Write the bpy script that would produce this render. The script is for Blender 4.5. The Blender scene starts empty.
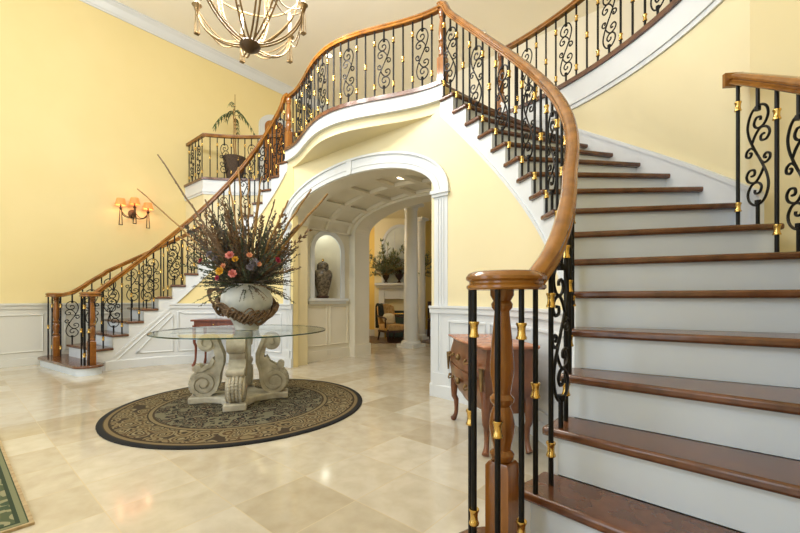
import bpy, bmesh, math, random
from mathutils import Vector, Matrix
from math import sin, cos, pi, radians, sqrt
C = bpy.context.scene.collection
rng = random.Random(11)
TH = 0.69893653

# ------------------------------------------------------------------ materials
def lin(c):
    return tuple(((x/255.0)/12.92 if x/255.0 <= 0.04045 else (((x/255.0)+0.055)/1.055)**2.4) for x in c)
def new_mat(name):
    m = bpy.data.materials.new(name); m.use_nodes = True
    nt = m.node_tree; b = nt.nodes['Principled BSDF']
    return m, nt, b
def N(nt, t, **kw):
    n = nt.nodes.new(t)
    for k, v in kw.items(): setattr(n, k, v)
    return n
def ramp(nt, stops):
    r = nt.nodes.new('ShaderNodeValToRGB'); e = r.color_ramp.elements
    while len(e) < len(stops): e.new(0.5)
    for i, (p, c) in enumerate(stops):
        e[i].position = p; e[i].color = (*lin(c), 1)
    return r
def noisy(name, c1, c2, rough=0.5, metal=0.0, scale=8.0, bump=0.0, stretch=(1,1,1), spec=None, detail=4.0, coat=0.0):
    m, nt, b = new_mat(name)
    tc = N(nt, 'ShaderNodeTexCoord'); mp = N(nt, 'ShaderNodeMapping'); mp.inputs['Scale'].default_value = stretch
    no = N(nt, 'ShaderNodeTexNoise'); no.inputs['Scale'].default_value = scale; no.inputs['Detail'].default_value = detail
    r = ramp(nt, [(0.3, c1), (0.7, c2)])
    L = nt.links.new
    L(tc.outputs['Object'], mp.inputs['Vector']); L(mp.outputs[0], no.inputs['Vector']); L(no.outputs['Fac'], r.inputs[0]); L(r.outputs[0], b.inputs['Base Color'])
    b.inputs['Roughness'].default_value = rough; b.inputs['Metallic'].default_value = metal
    if spec is not None: b.inputs['Specular IOR Level'].default_value = spec
    if coat: b.inputs['Coat Weight'].default_value = coat; b.inputs['Coat Roughness'].default_value = 0.08
    if bump:
        bp = N(nt, 'ShaderNodeBump'); bp.inputs['Strength'].default_value = bump; bp.inputs['Distance'].default_value = 0.01
        L(no.outputs['Fac'], bp.inputs['Height']); L(bp.outputs[0], b.inputs['Normal'])
    return m
def emit(name, c, s):
    m, nt, b = new_mat(name)
    b.inputs['Base Color'].default_value = (*lin(c), 1)
    b.inputs['Emission Color'].default_value = (*lin(c), 1); b.inputs['Emission Strength'].default_value = s
    return m
M = {}
M['yellow'] = noisy('yellow_paint', (226,208,150), (230,212,156), 0.55, scale=1.5)
M['pale'] = noisy('pale_yellow_paint', (222,209,168), (226,213,173), 0.55, scale=1.5)
M['cream'] = noisy('cream_ceiling_paint', (242,236,220), (245,239,224), 0.7, scale=1.2)
M['white'] = noisy('white_trim_paint', (210,213,215), (215,218,220), 0.35, scale=2)
M['offwhite'] = noisy('offwhite_panel_paint', (208,207,198), (212,211,203), 0.4, scale=2)
M['vault'] = noisy('passage_paint', (220,214,196), (226,220,203), 0.45, scale=2)
M['riser'] = noisy('riser_paint', (204,212,220), (209,217,225), 0.35, scale=2)
M['rail'] = noisy('polished_oak', (108,64,16), (158,104,36), 0.24, scale=9, stretch=(1,1,1), coat=0.4, detail=6)
M['newel'] = noisy('turned_oak', (106,62,20), (152,95,36), 0.25, scale=7, stretch=(3,3,0.5), coat=0.3, detail=6)
M['tread'] = noisy('walnut_tread', (78,46,28), (112,70,44), 0.25, scale=5, stretch=(2.5,2.5,1), coat=0.3, detail=7)
M['iron'] = noisy('black_iron', (16,15,14), (24,22,21), 0.45, 0.6, scale=30)
M['brass'] = noisy('polished_brass', (190,150,74), (220,186,112), 0.22, 1.0, scale=20)
M['stone'] = noisy('carved_limestone', (150,142,124), (196,188,170), 0.75, scale=9, bump=0.3)
M['rugedge'] = noisy('black_rug_binding', (7,7,8), (14,13,13), 0.95, scale=60)
M['vase'] = noisy('weathered_white_ceramic', (168,172,168), (212,212,206), 0.5, scale=6, bump=0.15)
M['vine'] = noisy('dry_grapevine', (96,74,54), (140,114,88), 0.85, scale=30, bump=0.3)
M['stem'] = noisy('dry_stem', (124,92,48), (168,130,76), 0.8, scale=20)
M['darkstem'] = noisy('brown_twig', (88,70,48), (120,98,70), 0.8, scale=30)
M['frond'] = noisy('dried_frond', (60,58,54), (106,98,86), 0.85, scale=12)
M['frond2'] = noisy('olive_frond', (58,66,52), (98,106,82), 0.85, scale=12)
M['plume'] = noisy('brown_plume', (92,70,50), (126,100,72), 0.9, scale=14)
M['pink'] = noisy('pink_petal', (190,92,90), (216,146,132), 0.7, scale=25)
M['gold'] = noisy('yellow_petal', (196,140,24), (222,172,46), 0.7, scale=25)
M['magenta'] = noisy('crimson_petal', (140,26,56), (176,50,80), 0.7, scale=25)
M['mauve'] = noisy('mauve_petal', (104,98,108), (140,132,140), 0.8, scale=25)
M['orange'] = noisy('peach_petal', (190,120,84), (222,160,120), 0.7, scale=25)
M['commode'] = noisy('inlaid_walnut', (80,42,22), (126,74,40), 0.3, scale=7, coat=0.3, detail=8)
M['redmarble'] = noisy('red_marble', (150,88,66), (206,150,118), 0.25, scale=11, detail=9)
M['redwood'] = noisy('red_mahogany', (86,40,24), (124,62,38), 0.3, scale=6, stretch=(4,4,1))
M['jar'] = noisy('famille_porcelain', (44,38,32), (132,118,96), 0.25, scale=26, detail=2)
M['bronze'] = noisy('antique_silver_gilt', (104,84,54), (150,124,82), 0.5, 0.7, scale=12)
M['darkbronze'] = noisy('dark_bronze', (58,44,32), (96,76,54), 0.45, 0.7, scale=12)
M['wicker'] = noisy('dark_wicker', (40,30,22), (88,68,48), 0.8, scale=40, stretch=(1,1,4), bump=0.5)
M['leaf'] = noisy('green_leaf', (30,52,20), (66,92,40), 0.5, scale=10)
M['leaf2'] = noisy('grey_green_leaf', (84,94,64), (142,150,116), 0.6, scale=10)
M['shade'] = emit('lit_amber_shade', (236,124,62), 0.95)
M['lamp'] = emit('lit_lens', (255,232,190), 7.0)
M['bulb'] = emit('lit_bulb', (255,226,170), 18.0)
M['farwood'] = noisy('dark_wood_floor', (58,34,24), (88,54,36), 0.3, scale=4, stretch=(1,6,1))
M['farrug'] = noisy('grey_mauve_carpet', (112,98,98), (156,142,138), 0.95, scale=9)
M['chairfab'] = noisy('striped_tan_upholstery', (168,128,72), (206,170,110), 0.8, scale=14, stretch=(6,1,1))
M['cushion'] = noisy('cream_cushion', (206,192,156), (226,214,184), 0.85, scale=18)
M['throw'] = noisy('dark_throw', (34,38,36), (62,66,60), 0.9, scale=14)
M['firebox'] = noisy('fire_screen_green', (30,46,40), (54,74,62), 0.4, scale=6)
M['darkwood'] = noisy('dark_chair_wood', (44,26,18), (72,44,28), 0.4, scale=8)
M['doorwood'] = noisy('honey_door', (150,92,34), (184,122,54), 0.4, scale=5, stretch=(4,4,0.6))
M['goldwall'] = noisy('deep_yellow_paint', (214,184,96), (220,190,104), 0.55, scale=1.5)
M['plastic'] = noisy('ivory_plastic', (214,208,190), (220,214,198), 0.4, scale=4)
M['mirror'] = noisy('pale_arch_panel', (206,210,204), (222,226,220), 0.35, scale=3)

def mat_floor():
    m, nt, b = new_mat('cream_marble_tile'); L = nt.links.new
    tc = N(nt, 'ShaderNodeTexCoord'); mp = N(nt, 'ShaderNodeMapping')
    mp.inputs['Location'].default_value = (-1.72/0.405, -0.04/0.405, 0); mp.inputs['Scale'].default_value = (1/0.405, 1/0.405, 0)
    L(tc.outputs['Object'], mp.inputs['Vector'])
    fl = N(nt, 'ShaderNodeVectorMath', operation='FLOOR'); L(mp.outputs[0], fl.inputs[0])
    wn = N(nt, 'ShaderNodeTexWhiteNoise', noise_dimensions='2D'); L(fl.outputs[0], wn.inputs['Vector'])
    fr = N(nt, 'ShaderNodeVectorMath', operation='FRACTION'); L(mp.outputs[0], fr.inputs[0])
    sp = N(nt, 'ShaderNodeSeparateXYZ'); L(fr.outputs[0], sp.inputs[0])
    def edge(o):
        a = N(nt, 'ShaderNodeMath', operation='SUBTRACT'); L(o, a.inputs[0]); a.inputs[1].default_value = 0.5
        c = N(nt, 'ShaderNodeMath', operation='ABSOLUTE'); L(a.outputs[0], c.inputs[0])
        d = N(nt, 'ShaderNodeMath', operation='GREATER_THAN'); L(c.outputs[0], d.inputs[0]); d.inputs[1].default_value = 0.4945
        return d.outputs[0]
    mx = N(nt, 'ShaderNodeMath', operation='MAXIMUM'); L(edge(sp.outputs[0]), mx.inputs[0]); L(edge(sp.outputs[1]), mx.inputs[1])
    n1 = N(nt, 'ShaderNodeTexNoise'); n1.inputs['Scale'].default_value = 9; n1.inputs['Detail'].default_value = 10; n1.inputs['Distortion'].default_value = 0.25
    ad = N(nt, 'ShaderNodeVectorMath', operation='ADD'); L(tc.outputs['Object'], ad.inputs[0]); L(wn.outputs['Color'], ad.inputs[1]); L(ad.outputs[0], n1.inputs['Vector'])
    r1 = ramp(nt, [(0.25, (192,183,166)), (0.55, (204,197,182)), (0.85, (214,208,196))]); L(n1.outputs['Fac'], r1.inputs[0])
    r2 = ramp(nt, [(0.0, (228,220,204)), (0.5, (246,242,234)), (1.0, (255,254,250))]); L(wn.outputs['Value'], r2.inputs[0])
    mu = N(nt, 'ShaderNodeMix', data_type='RGBA', blend_type='MULTIPLY'); mu.inputs[0].default_value = 1
    L(r1.outputs[0], mu.inputs[6]); L(r2.outputs[0], mu.inputs[7])
    mj = N(nt, 'ShaderNodeMix', data_type='RGBA'); L(mx.outputs[0], mj.inputs[0]); L(mu.outputs[2], mj.inputs[6]); mj.inputs[7].default_value = (*lin((200,184,154)), 1)
    L(mj.outputs[2], b.inputs['Base Color']); b.inputs['Roughness'].default_value = 0.1; b.inputs['Specular IOR Level'].default_value = 0.6
    return m
M['floor'] = mat_floor()

def mat_rug(name, cols_field, cols_border, round_=True, rmax=1.08):
    m, nt, b = new_mat(name); L = nt.links.new
    tc = N(nt, 'ShaderNodeTexCoord')
    sep = N(nt, 'ShaderNodeSeparateXYZ'); L(tc.outputs['Object'], sep.inputs[0])
    if round_:
        ln = N(nt, 'ShaderNodeVectorMath', operation='LENGTH')
        mpz = N(nt, 'ShaderNodeMapping'); mpz.inputs['Scale'].default_value = (1,1,0); L(tc.outputs['Object'], mpz.inputs['Vector']); L(mpz.outputs[0], ln.inputs[0])
        dv = N(nt, 'ShaderNodeMath', operation='DIVIDE'); L(ln.outputs['Value'], dv.inputs[0]); dv.inputs[1].default_value = rmax
        rad = dv.outputs[0]
    else:
        ax = N(nt, 'ShaderNodeMath', operation='ABSOLUTE'); L(sep.outputs[0], ax.inputs[0])
        ay = N(nt, 'ShaderNodeMath', operation='ABSOLUTE'); L(sep.outputs[1], ay.inputs[0])
        a1 = N(nt, 'ShaderNodeMath', operation='SUBTRACT'); L(ax.outputs[0], a1.inputs[0]); a1.inputs[1].default_value = rmax[0]-1.0
        a2 = N(nt, 'ShaderNodeMath', operation='SUBTRACT'); L(ay.outputs[0], a2.inputs[0]); a2.inputs[1].default_value = rmax[1]-1.0
        mm = N(nt, 'ShaderNodeMath', operation='MAXIMUM'); L(a1.outputs[0], mm.inputs[0]); L(a2.outputs[0], mm.inputs[1]); rad = mm.outputs[0]
    def motif(scale, cols, seed):
        mp = N(nt, 'ShaderNodeMapping'); mp.inputs['Location'].default_value = (seed, seed*0.7, 0); L(tc.outputs['Object'], mp.inputs['Vector'])
        nz = N(nt, 'ShaderNodeTexNoise'); nz.inputs['Scale'].default_value = scale*0.6; nz.inputs['Detail'].default_value = 2; L(mp.outputs[0], nz.inputs['Vector'])
        mxv = N(nt, 'ShaderNodeMix', data_type='RGBA'); mxv.inputs[0].default_value = 0.09; L(mp.outputs[0], mxv.inputs[6]); L(nz.outputs['Color'], mxv.inputs[7])
        vo = N(nt, 'ShaderNodeTexVoronoi'); vo.inputs['Scale'].default_value = scale; L(mxv.outputs[2], vo.inputs['Vector'])
        r = ramp(nt, cols); r.color_ramp.interpolation = 'CONSTANT'
        wv = N(nt, 'ShaderNodeMath', operation='ADD'); L(vo.outputs['Distance'], wv.inputs[0])
        sc = N(nt, 'ShaderNodeSeparateColor'); L(vo.outputs['Color'], sc.inputs[0])
        ml = N(nt, 'ShaderNodeMath', operation='MULTIPLY'); L(sc.outputs[0], ml.inputs[0]); ml.inputs[1].default_value = 0.38
        L(ml.outputs[0], wv.inputs[1]); L(wv.outputs[0], r.inputs[0])
        return r.outputs[0]
    fa = motif(16, cols_field, 0.0); bo = motif(10, cols_border, 3.1)
    def gate(t):
        g = N(nt, 'ShaderNodeMath', operation='GREATER_THAN'); L(rad, g.inputs[0]); g.inputs[1].default_value = t; return g.outputs[0]
    def mix(f, a, bcol):
        x = N(nt, 'ShaderNodeMix', data_type='RGBA'); L(f, x.inputs[0]); L(a, x.inputs[6])
        if isinstance(bcol, tuple): x.inputs[7].default_value = (*lin(bcol), 1)
        else: L(bcol, x.inputs[7])
        return x.outputs[2]
    col = fa
    bands = ((0.655,(70,58,44)), (0.67,(124,110,82)), (0.695,(58,50,40)), (0.705,bo), (0.925,(60,50,38)), (0.94,(118,102,74)), (0.965,(74,62,46)))
    if not round_: bands = ((0.80,(58,68,52)), (0.815,(134,130,98)), (0.83,bo), (0.95,(58,68,52)), (0.965,(120,122,92)), (0.985,(64,74,56)))
    for t, c in bands:
        col = mix(gate(t), col, c)
    L(col, b.inputs['Base Color']); b.inputs['Roughness'].default_value = 0.95; b.inputs['Specular IOR Level'].default_value = 0.1
    fn = N(nt, 'ShaderNodeTexNoise'); fn.inputs['Scale'].default_value = 260; bp = N(nt, 'ShaderNodeBump'); bp.inputs['Strength'].default_value = 0.4; bp.inputs['Distance'].default_value = 0.004
    L(tc.outputs['Object'], fn.inputs['Vector']); L(fn.outputs['Fac'], bp.inputs['Height']); L(bp.outputs[0], b.inputs['Normal'])
    return m
M['rug'] = mat_rug('floral_round_carpet',
    [(0.0,(26,26,28)), (0.15,(124,114,90)), (0.25,(30,30,32)), (0.36,(98,94,78)), (0.44,(34,36,36)), (0.52,(128,116,92)), (0.60,(72,48,40)), (0.66,(36,36,36)), (0.80,(112,106,86))],
    [(0.0,(36,32,28)), (0.13,(92,78,54)), (0.22,(128,114,84)), (0.31,(70,58,42)), (0.40,(136,124,96)), (0.50,(58,50,40)), (0.58,(120,106,78)), (0.70,(84,66,46)), (0.80,(128,116,88)), (0.92,(66,56,44))])
M['rug2'] = mat_rug('green_floral_carpet',
    [(0.0,(50,56,44)), (0.2,(112,112,84)), (0.3,(62,72,56)), (0.45,(132,124,96)), (0.55,(60,72,58)), (0.7,(120,116,90))],
    [(0.0,(52,60,44)), (0.2,(126,124,92)), (0.35,(70,82,62)), (0.6,(140,136,104)), (0.8,(82,90,66))], False, (1.2, 0.8))

def mat_glass(name, tint, fr=1.5):
    m = bpy.data.materials.new(name); m.use_nodes = True; nt = m.node_tree; nt.nodes.clear(); L = nt.links.new
    o = N(nt, 'ShaderNodeOutputMaterial'); t = N(nt, 'ShaderNodeBsdfTransparent'); t.inputs[0].default_value = (*tint, 1)
    g = N(nt, 'ShaderNodeBsdfGlossy'); g.inputs['Roughness'].default_value = 0.02; f = N(nt, 'ShaderNodeFresnel'); f.inputs[0].default_value = fr
    x = N(nt, 'ShaderNodeMixShader'); gm = N(nt, 'ShaderNodeNewGeometry'); ib = N(nt, 'ShaderNodeMath', operation='SUBTRACT'); ib.inputs[0].default_value = 1.0; L(gm.outputs['Backfacing'], ib.inputs[1])
    mf = N(nt, 'ShaderNodeMath', operation='MULTIPLY'); L(f.outputs[0], mf.inputs[0]); L(ib.outputs[0], mf.inputs[1]); L(mf.outputs[0], x.inputs[0]); L(t.outputs[0], x.inputs[1]); L(g.outputs[0], x.inputs[2]); L(x.outputs[0], o.inputs[0])
    return m
M['glass'] = mat_glass('clear_table_glass', (0.95, 0.98, 0.965), 1.25)
M['pane'] = mat_glass('window_pane_glass', (0.97, 0.98, 0.98))
M['glassrim'] = noisy('green_glass_edge', (18,48,38), (30,70,56), 0.1, scale=4, spec=0.8)

# ------------------------------------------------------------------ mesh builder
class MB:
    def __init__(s): s.v = []; s.f = []
    def add(s, vs, fs):
        o = len(s.v); s.v += [tuple(p) for p in vs]; s.f += [tuple(i+o for i in f) for f in fs]; return s
    def box(s, x0, x1, y0, y1, z0, z1):
        return s.add([(x0,y0,z0),(x1,y0,z0),(x1,y1,z0),(x0,y1,z0),(x0,y0,z1),(x1,y0,z1),(x1,y1,z1),(x0,y1,z1)],
                     [(3,2,1,0),(4,5,6,7),(0,1,5,4),(1,2,6,5),(2,3,7,6),(3,0,4,7)])
    def obox(s, c, ax, ay, hx, hy, z0, z1):
        P = [(c[0]+ax[0]*i*hx+ay[0]*j*hy, c[1]+ax[1]*i*hx+ay[1]*j*hy) for i, j in ((-1,-1),(1,-1),(1,1),(-1,1))]
        return s.prism(P, z0, z1)
    def prism(s, P, z0, z1):
        n = len(P); A = sum(P[i][0]*P[(i+1)%n][1]-P[(i+1)%n][0]*P[i][1] for i in range(n))
        if A < 0: P = P[::-1]
        return s.add([(x,y,z0) for x,y in P]+[(x,y,z1) for x,y in P],
                     [tuple(range(n-1,-1,-1)), tuple(range(n,2*n))]+[(i,(i+1)%n,n+(i+1)%n,n+i) for i in range(n)])
    def rings(s, R, closed=True, caps=True, loop=False):
        n = len(R[0]); o = len(s.v)
        for r in R: s.v += [tuple(p) for p in r]
        m = len(R)
        for i in range(m if loop else m-1):
            a = o+i*n; b = o+((i+1) % m)*n
            for j in range(n if closed else n-1):
                k = (j+1) % n
                s.f.append((a+j, a+k, b+k, b+j))
        if caps and closed and not loop:
            s.f.append(tuple(o+j for j in range(n-1,-1,-1))); s.f.append(tuple(o+(m-1)*n+j for j in range(n)))
        return s
    def tube(s, P, r, n=8, loop=False):
        P = [Vector(p) for p in P]; m = len(P); R = []
        prev = None
        for i in range(m):
            if loop: t = P[(i+1)%m]-P[i-1]
            else: t = P[min(i+1,m-1)]-P[max(i-1,0)]
            if t.length < 1e-9: t = Vector((0,0,1))
            t.normalize()
            if prev is None:
                a = Vector((0,0,1)) if abs(t.z) < 0.9 else Vector((1,0,0))
                x = t.cross(a).normalized()
            else:
                x = prev - t*prev.dot(t)
                x = x.normalized() if x.length > 1e-6 else t.orthogonal().normalized()
            prev = x; y = t.cross(x)
            rr = r(i/(m-1)) if callable(r) else r
            R.append([P[i]+(x*cos(2*pi*j/n)+y*sin(2*pi*j/n))*rr for j in range(n)])
        return s.rings(R, loop=loop)
    def lathe(s, prof, c=(0,0,0), n=20, axis=None, sx=1.0, sy=1.0, rot=0.0):
        R = [[(c[0]+r*cos(2*pi*j/n+rot)*sx, c[1]+r*sin(2*pi*j/n+rot)*sy, c[2]+z) for j in range(n)] for r, z in prof]
        return s.rings(R)
    def sweep(s, P, prof, flip=False):
        P = [Vector(p) for p in P]; m = len(P); R = []
        for i in range(m):
            t = (P[min(i+1,m-1)]-P[max(i-1,0)])
            h = Vector((t.x,t.y,0)); 
            if h.length < 1e-6: h = Vector((1,0,0))
            h.normalize(); t.normalize()
            side = Vector((h.y,-h.x,0)); up = side.cross(t)
            if up.z < 0: up = -up
            R.append([P[i]+side*a+up*b for a, b in prof])
        return s.rings(R)
    def sphere(s, c, r, n=12, m=8, sz=1.0):
        R = []
        for i in range(m+1):
            p = -pi/2+pi*i/m; rr = max(cos(p)*r, r*0.02)
            R.append([(c[0]+rr*cos(2*pi*j/n), c[1]+rr*sin(2*pi*j/n), c[2]+r*sin(p)*sz) for j in range(n)])
        return s.rings(R)
    def leaf(s, p, d, up, L, w, droop=0.0):
        p = Vector(p); d = Vector(d).normalized(); side = d.cross(Vector(up))
        side = side.normalized() if side.length > 1e-5 else d.orthogonal().normalized()
        nrm = side.cross(d)
        a = p; m1 = p+d*L*0.35+side*w; m2 = p+d*L*0.35-side*w; mc = p+d*L*0.4-nrm*w*0.35; e = p+d*L-Vector((0,0,droop*L))
        return s.add([a, m1, mc, m2, e], [(0,2,1),(0,3,2),(1,2,4),(2,3,4)])
    def xf(s, f): s.v = [tuple(f(*p)) for p in s.v]; return s

def obj(name, mb, mat, parent=None, off=None, smooth=None, bevel=None):
    me = bpy.data.meshes.new(name)
    vs = mb.v if off is None else [(x-off[0], y-off[1], z-off[2]) for x, y, z in mb.v]
    me.from_pydata(vs, [], mb.f); me.update()
    bm = bmesh.new(); bm.from_mesh(me); bmesh.ops.recalc_face_normals(bm, faces=bm.faces[:]); bm.to_mesh(me); bm.free()
    if smooth is not None:
        me.shade_smooth(); me.set_sharp_from_angle(angle=radians(smooth))
    me.materials.append(M[mat])
    o = bpy.data.objects.new(name, me); C.objects.link(o)
    if parent is not None: o.parent = parent
    if bevel:
        b = o.modifiers.new('edge', 'BEVEL'); b.width = bevel; b.segments = 2; b.limit_method = 'ANGLE'; b.angle_limit = radians(40)
    return o
def tag(o, label, cat, group=None, kind=None):
    o['label'] = label; o['category'] = cat
    if group: o['group'] = group
    if kind: o['kind'] = kind
    return o
def thing(name, label, cat, loc=(0,0,0), group=None):
    o = bpy.data.objects.new(name, None); C.objects.link(o); o.location = loc; o.empty_display_size = 0.1
    return tag(o, label, cat, group)
class T:
    """a thing whose parts are given in world coordinates"""
    def __init__(s, name, label, cat, loc, group=None): s.loc = loc; s.e = thing(name, label, cat, loc, group)
    def part(s, name, mb, mat, smooth=None, bevel=None, parent=None, label=None):
        o = obj(name, mb, mat, parent or s.e, s.loc, smooth, bevel)
        if label: o['label'] = label
        return o
def struct(name, mb, mat, smooth=None, bevel=None):
    o = obj(name, mb, mat, None, None, smooth, bevel); o['kind'] = 'structure'; return o
def single(name, mb, mat, label, cat, loc, smooth=None, bevel=None, group=None):
    o = obj(name, mb, mat, None, loc, smooth, bevel); o.location = loc; return tag(o, label, cat, group)
def catmull(P, n=6, closed=False):
    P = [Vector(p) for p in P]; out = []; m = len(P)
    for i in range(m if closed else m-1):
        p0 = P[(i-1) % m] if closed or i > 0 else P[0]*2-P[1]; p1 = P[i]; p2 = P[(i+1) % m]
        p3 = P[(i+2) % m] if closed or i+2 < m else P[-1]*2-P[-2]
        for k in range(n):
            t = k/n
            out.append(0.5*((2*p1)+(p2-p0)*t+(2*p0-5*p1+4*p2-p3)*t*t+(3*p1-p0-3*p2+p3)*t**3))
    if not closed: out.append(P[-1])
    return out

# ------------------------------------------------------------------ stair geometry (u, v, z)
CU, RU, EV = 1.1281, 1.8566, 0.8358
def ang(k): return -0.47492+0.1274575*k-0.00113812*k*k
RISE, Z0 = 0.178, 0.05
LAND = 18*RISE-Z0            # 3.154
def tz(k): return RISE*k-Z0
def IN(k, off=0.0, s=1):
    a = ang(k)
    return (s*(CU+(RU+off)*cos(a)), EV*RU*sin(a)+off*sin(a))
def direction(k):
    a = ang(k)-0.05
    if k < 4: a = a*0.45
    return (cos(a), sin(a))
WID = 1.05
def OUT(k, off=0.0, s=1):
    p = IN(k, 0, 1); d = direction(k); w = WID+off
    return (s*(p[0]+d[0]*w), p[1]+d[1]*w)
def frange(a, b, n): return [a+(b-a)*i/(n-1) for i in range(n)]
SIDE = {1: 'right', -1: 'left'}
NCS = {1: (2.918, -0.435), -1: (2.835, -0.40)}; NOS = {1: (4.10, -0.52), -1: (4.15, -0.56)}      # newel centres of a flight, mirrored for the other
RC = 0.72                                   # rail centre above the nosing line
RAILZ = 1.04                                # level rail at the volutes
LRAIL = LAND+0.76
RP = [(-.024,-.030),(.024,-.030),(.030,-.024),(.030,-.016),(.021,-.009),(.021,-.003),(.031,.004),(.032,.013),(.024,.025),(.010,.031),(-.010,.031),(-.024,.025),(-.032,.013),(-.031,.004),(-.021,-.003),(-.021,-.009),(-.030,-.016),(-.030,-.024)]

def stair(s):
    NC, NO = NCS[s], NOS[s]
    if s > 0: st = T('staircase', 'wide staircase with white risers and brown treads starting in the right foreground', 'staircase', (NC[0], NC[1], 0))
    else: st = T('staircase', 'distant curved staircase with white risers along the left wall, beyond the round rug', 'staircase', (-NC[0], NC[1], 0))
    # bullnose first step
    def bull(r, z0, z1, cut):
        P = []; ri = r-.035
        for a in frange(100, 270, 16): P.append((s*(NC[0]+ri*cos(radians(a))), NC[1]-.035+ri*sin(radians(a))))
        for a in frange(270, 440, 16): P.append((s*(NO[0]+r*cos(radians(a))), NO[1]+r*sin(radians(a))))
        o = OUT(2.3, -0.02, s); i = IN(2.3, 0.02, s)
        P += [o, i]
        return MB().prism(P, z0, z1)
    st.part('riser', bull(0.175, 0, tz(1)-0.035, 0), 'riser', 30)
    st.part('tread', bull(0.205, tz(1)-0.035, tz(1), 0), 'tread', 40, 0.01)
    for k in range(2, 18):
        P = [IN(k, -.025, s), OUT(k, 0, s)]
        dk = 0.03/(RU*0.12)
        P += [OUT(k+0.5, 0, s), OUT(k+1+dk, 0, s), IN(k+1+dk, -.025, s), IN(k+0.6, -.025, s)]
        st.part('tread', MB().prism(P, tz(k)-0.035, tz(k)), 'tread', 40, 0.011)
    for k in range(2, 19):
        dk = 0.14
        a = IN(k+dk, 0.0, s); b = OUT(k+dk, 0, s); c = OUT(k+dk+.1, 0, s); d = IN(k+dk+.1, 0.0, s)
        st.part('riser', MB().prism([a,b,c,d], tz(k-1), tz(k)-0.035), 'riser')
    # cut stringer on the open side
    mb = MB()
    for k in range(1, 18):
        ks = frange(k+.14 if k > 1 else 1.9, k+1.14, 5)
        R = []
        for q in ks:
            zl = max(0.0, RISE*q-Z0-0.35); zt = tz(k)-0.036
            if q < 3: zl = 0.0
            zl = min(zl, zt-0.02)
            a = IN(q, 0.0, s); b = IN(q, 0.03, s)
            R.append([(*a,zl),(*b,zl),(*b,zt),(*a,zt)])
        mb.rings(R)
    st.part('stringer', mb, 'white')
    # thin bead along the lower edge of the stringer
    P = [(*IN(q, -.004, s), RISE*q-Z0-0.345) for q in frange(3.2, 18, 60)]
    st.part('stringer_bead', MB().sweep(P, [(-.010,-.012),(.010,-.012),(.010,.012),(-.010,.012)]), 'white')
    # skirting board on the wall side
    R = []
    for q in frange(8.5, 18.1, 40):
        z = RISE*q-Z0
        a = OUT(q, -.022, s); b = OUT(q, 0.0, s)
        R.append([(*a,z-.35),(*b,z-.35),(*b,z+.10),(*a,z+.10)])
    st.part('skirting_board', MB().rings(R), 'white')
    P = [(*OUT(q, -.018, s), RISE*q-Z0+.10) for q in frange(8.5, 18.1, 40)]
    st.part('skirting_cap', MB().sweep(P, [(-.016,-.014),(.016,-.014),(.016,.004),(.006,.014),(-.016,.014)]), 'white')
    return st
stair(1); stair(-1)

# ------------------------------------------------------------------ balustrade kit
collar_mb = MB().lathe([(.0095,-.026),(.0165,-.026),(.0175,-.021),(.0135,-.013),(.0125,0),(.0135,.013),(.0175,.021),(.0165,.026),(.0095,.026)], n=10)
COLLAR = None
def collar(parent, p):
    global COLLAR
    if COLLAR is None:
        COLLAR = obj('collar', collar_mb, 'brass', parent, None, 40); o = COLLAR; o['label'] = 'polished brass collar'
    else:
        o = COLLAR.copy(); C.objects.link(o); o.parent = parent
    o.location = p; return o
def bar(t, p, z0, z1, kind):
    """p (u,v); kind A two collars, B one in the middle, N none"""
    o = obj('baluster', MB().lathe([(.0095,0),(.0095,z1-z0)], n=8), 'iron', t.e, None, 50)
    o.location = (p[0]-t.loc[0], p[1]-t.loc[1], z0-t.loc[2])
    if kind == 'A': collar(o, (0,0,0.13)); collar(o, (0,0,z1-z0-0.135))
    elif kind == 'B': collar(o, (0,0,(z1-z0)*0.5))
    return o
def scroll_curves():
    main = [(0,0),(.022,.052),(.044,.115),(.050,.175),(.030,.232),(-.008,.250),(-.042,.222),(-.050,.178),(-.030,.140),(.002,.138),(.018,.165),(.006,.192),(-.014,.186),(-.014,.170)]
    second = [(.030,.072),(.012,.108),(-.012,.132),(-.044,.120),(-.056,.088),(-.040,.062),(-.016,.070),(-.016,.092),(-.032,.094)]
    third = [(.012,.030),(.034,.052),(.056,.040),(.056,.016),(.038,.008),(.030,.022),(.040,.030)]
    out = []
    for c in (main, second, third):
        p = catmull([(x, 0, y) for x, y in c], 4); out.append(p)
        out.append([Vector((-q.x, 0, -q.z)) for q in p])
    return out
SC = scroll_curves()
def panel(t, p, z0, z1, d, sc=1.0):
    """scrolled iron panel standing at p, in the plane of direction d"""
    mb = MB(); H = z1-z0; c = H*0.5; hs = min(1.0, (H-0.12)/0.52)
    for cv in SC: mb.tube([(q.x*sc*1.28, 0, c+q.z*hs*1.06) for q in cv], .0066, 5)
    mb.tube([(0,0,0),(0,0,c-.25*hs)], .010, 6); mb.tube([(0,0,c+.25*hs),(0,0,H)], .010, 6)
    mb.tube([(0,0,c-.25*hs-.012),(0,0,c-.25*hs+.010)], .015, 6); mb.tube([(0,0,c+.25*hs-.010),(0,0,c+.25*hs+.012)], .015, 6)
    o = obj('scroll_panel', mb, 'iron', t.e, None, 50)
    o.location = (p[0]-t.loc[0], p[1]-t.loc[1], z0-t.loc[2]); o.rotation_euler = (0,0,math.atan2(d[1], d[0]))
    return o
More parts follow.
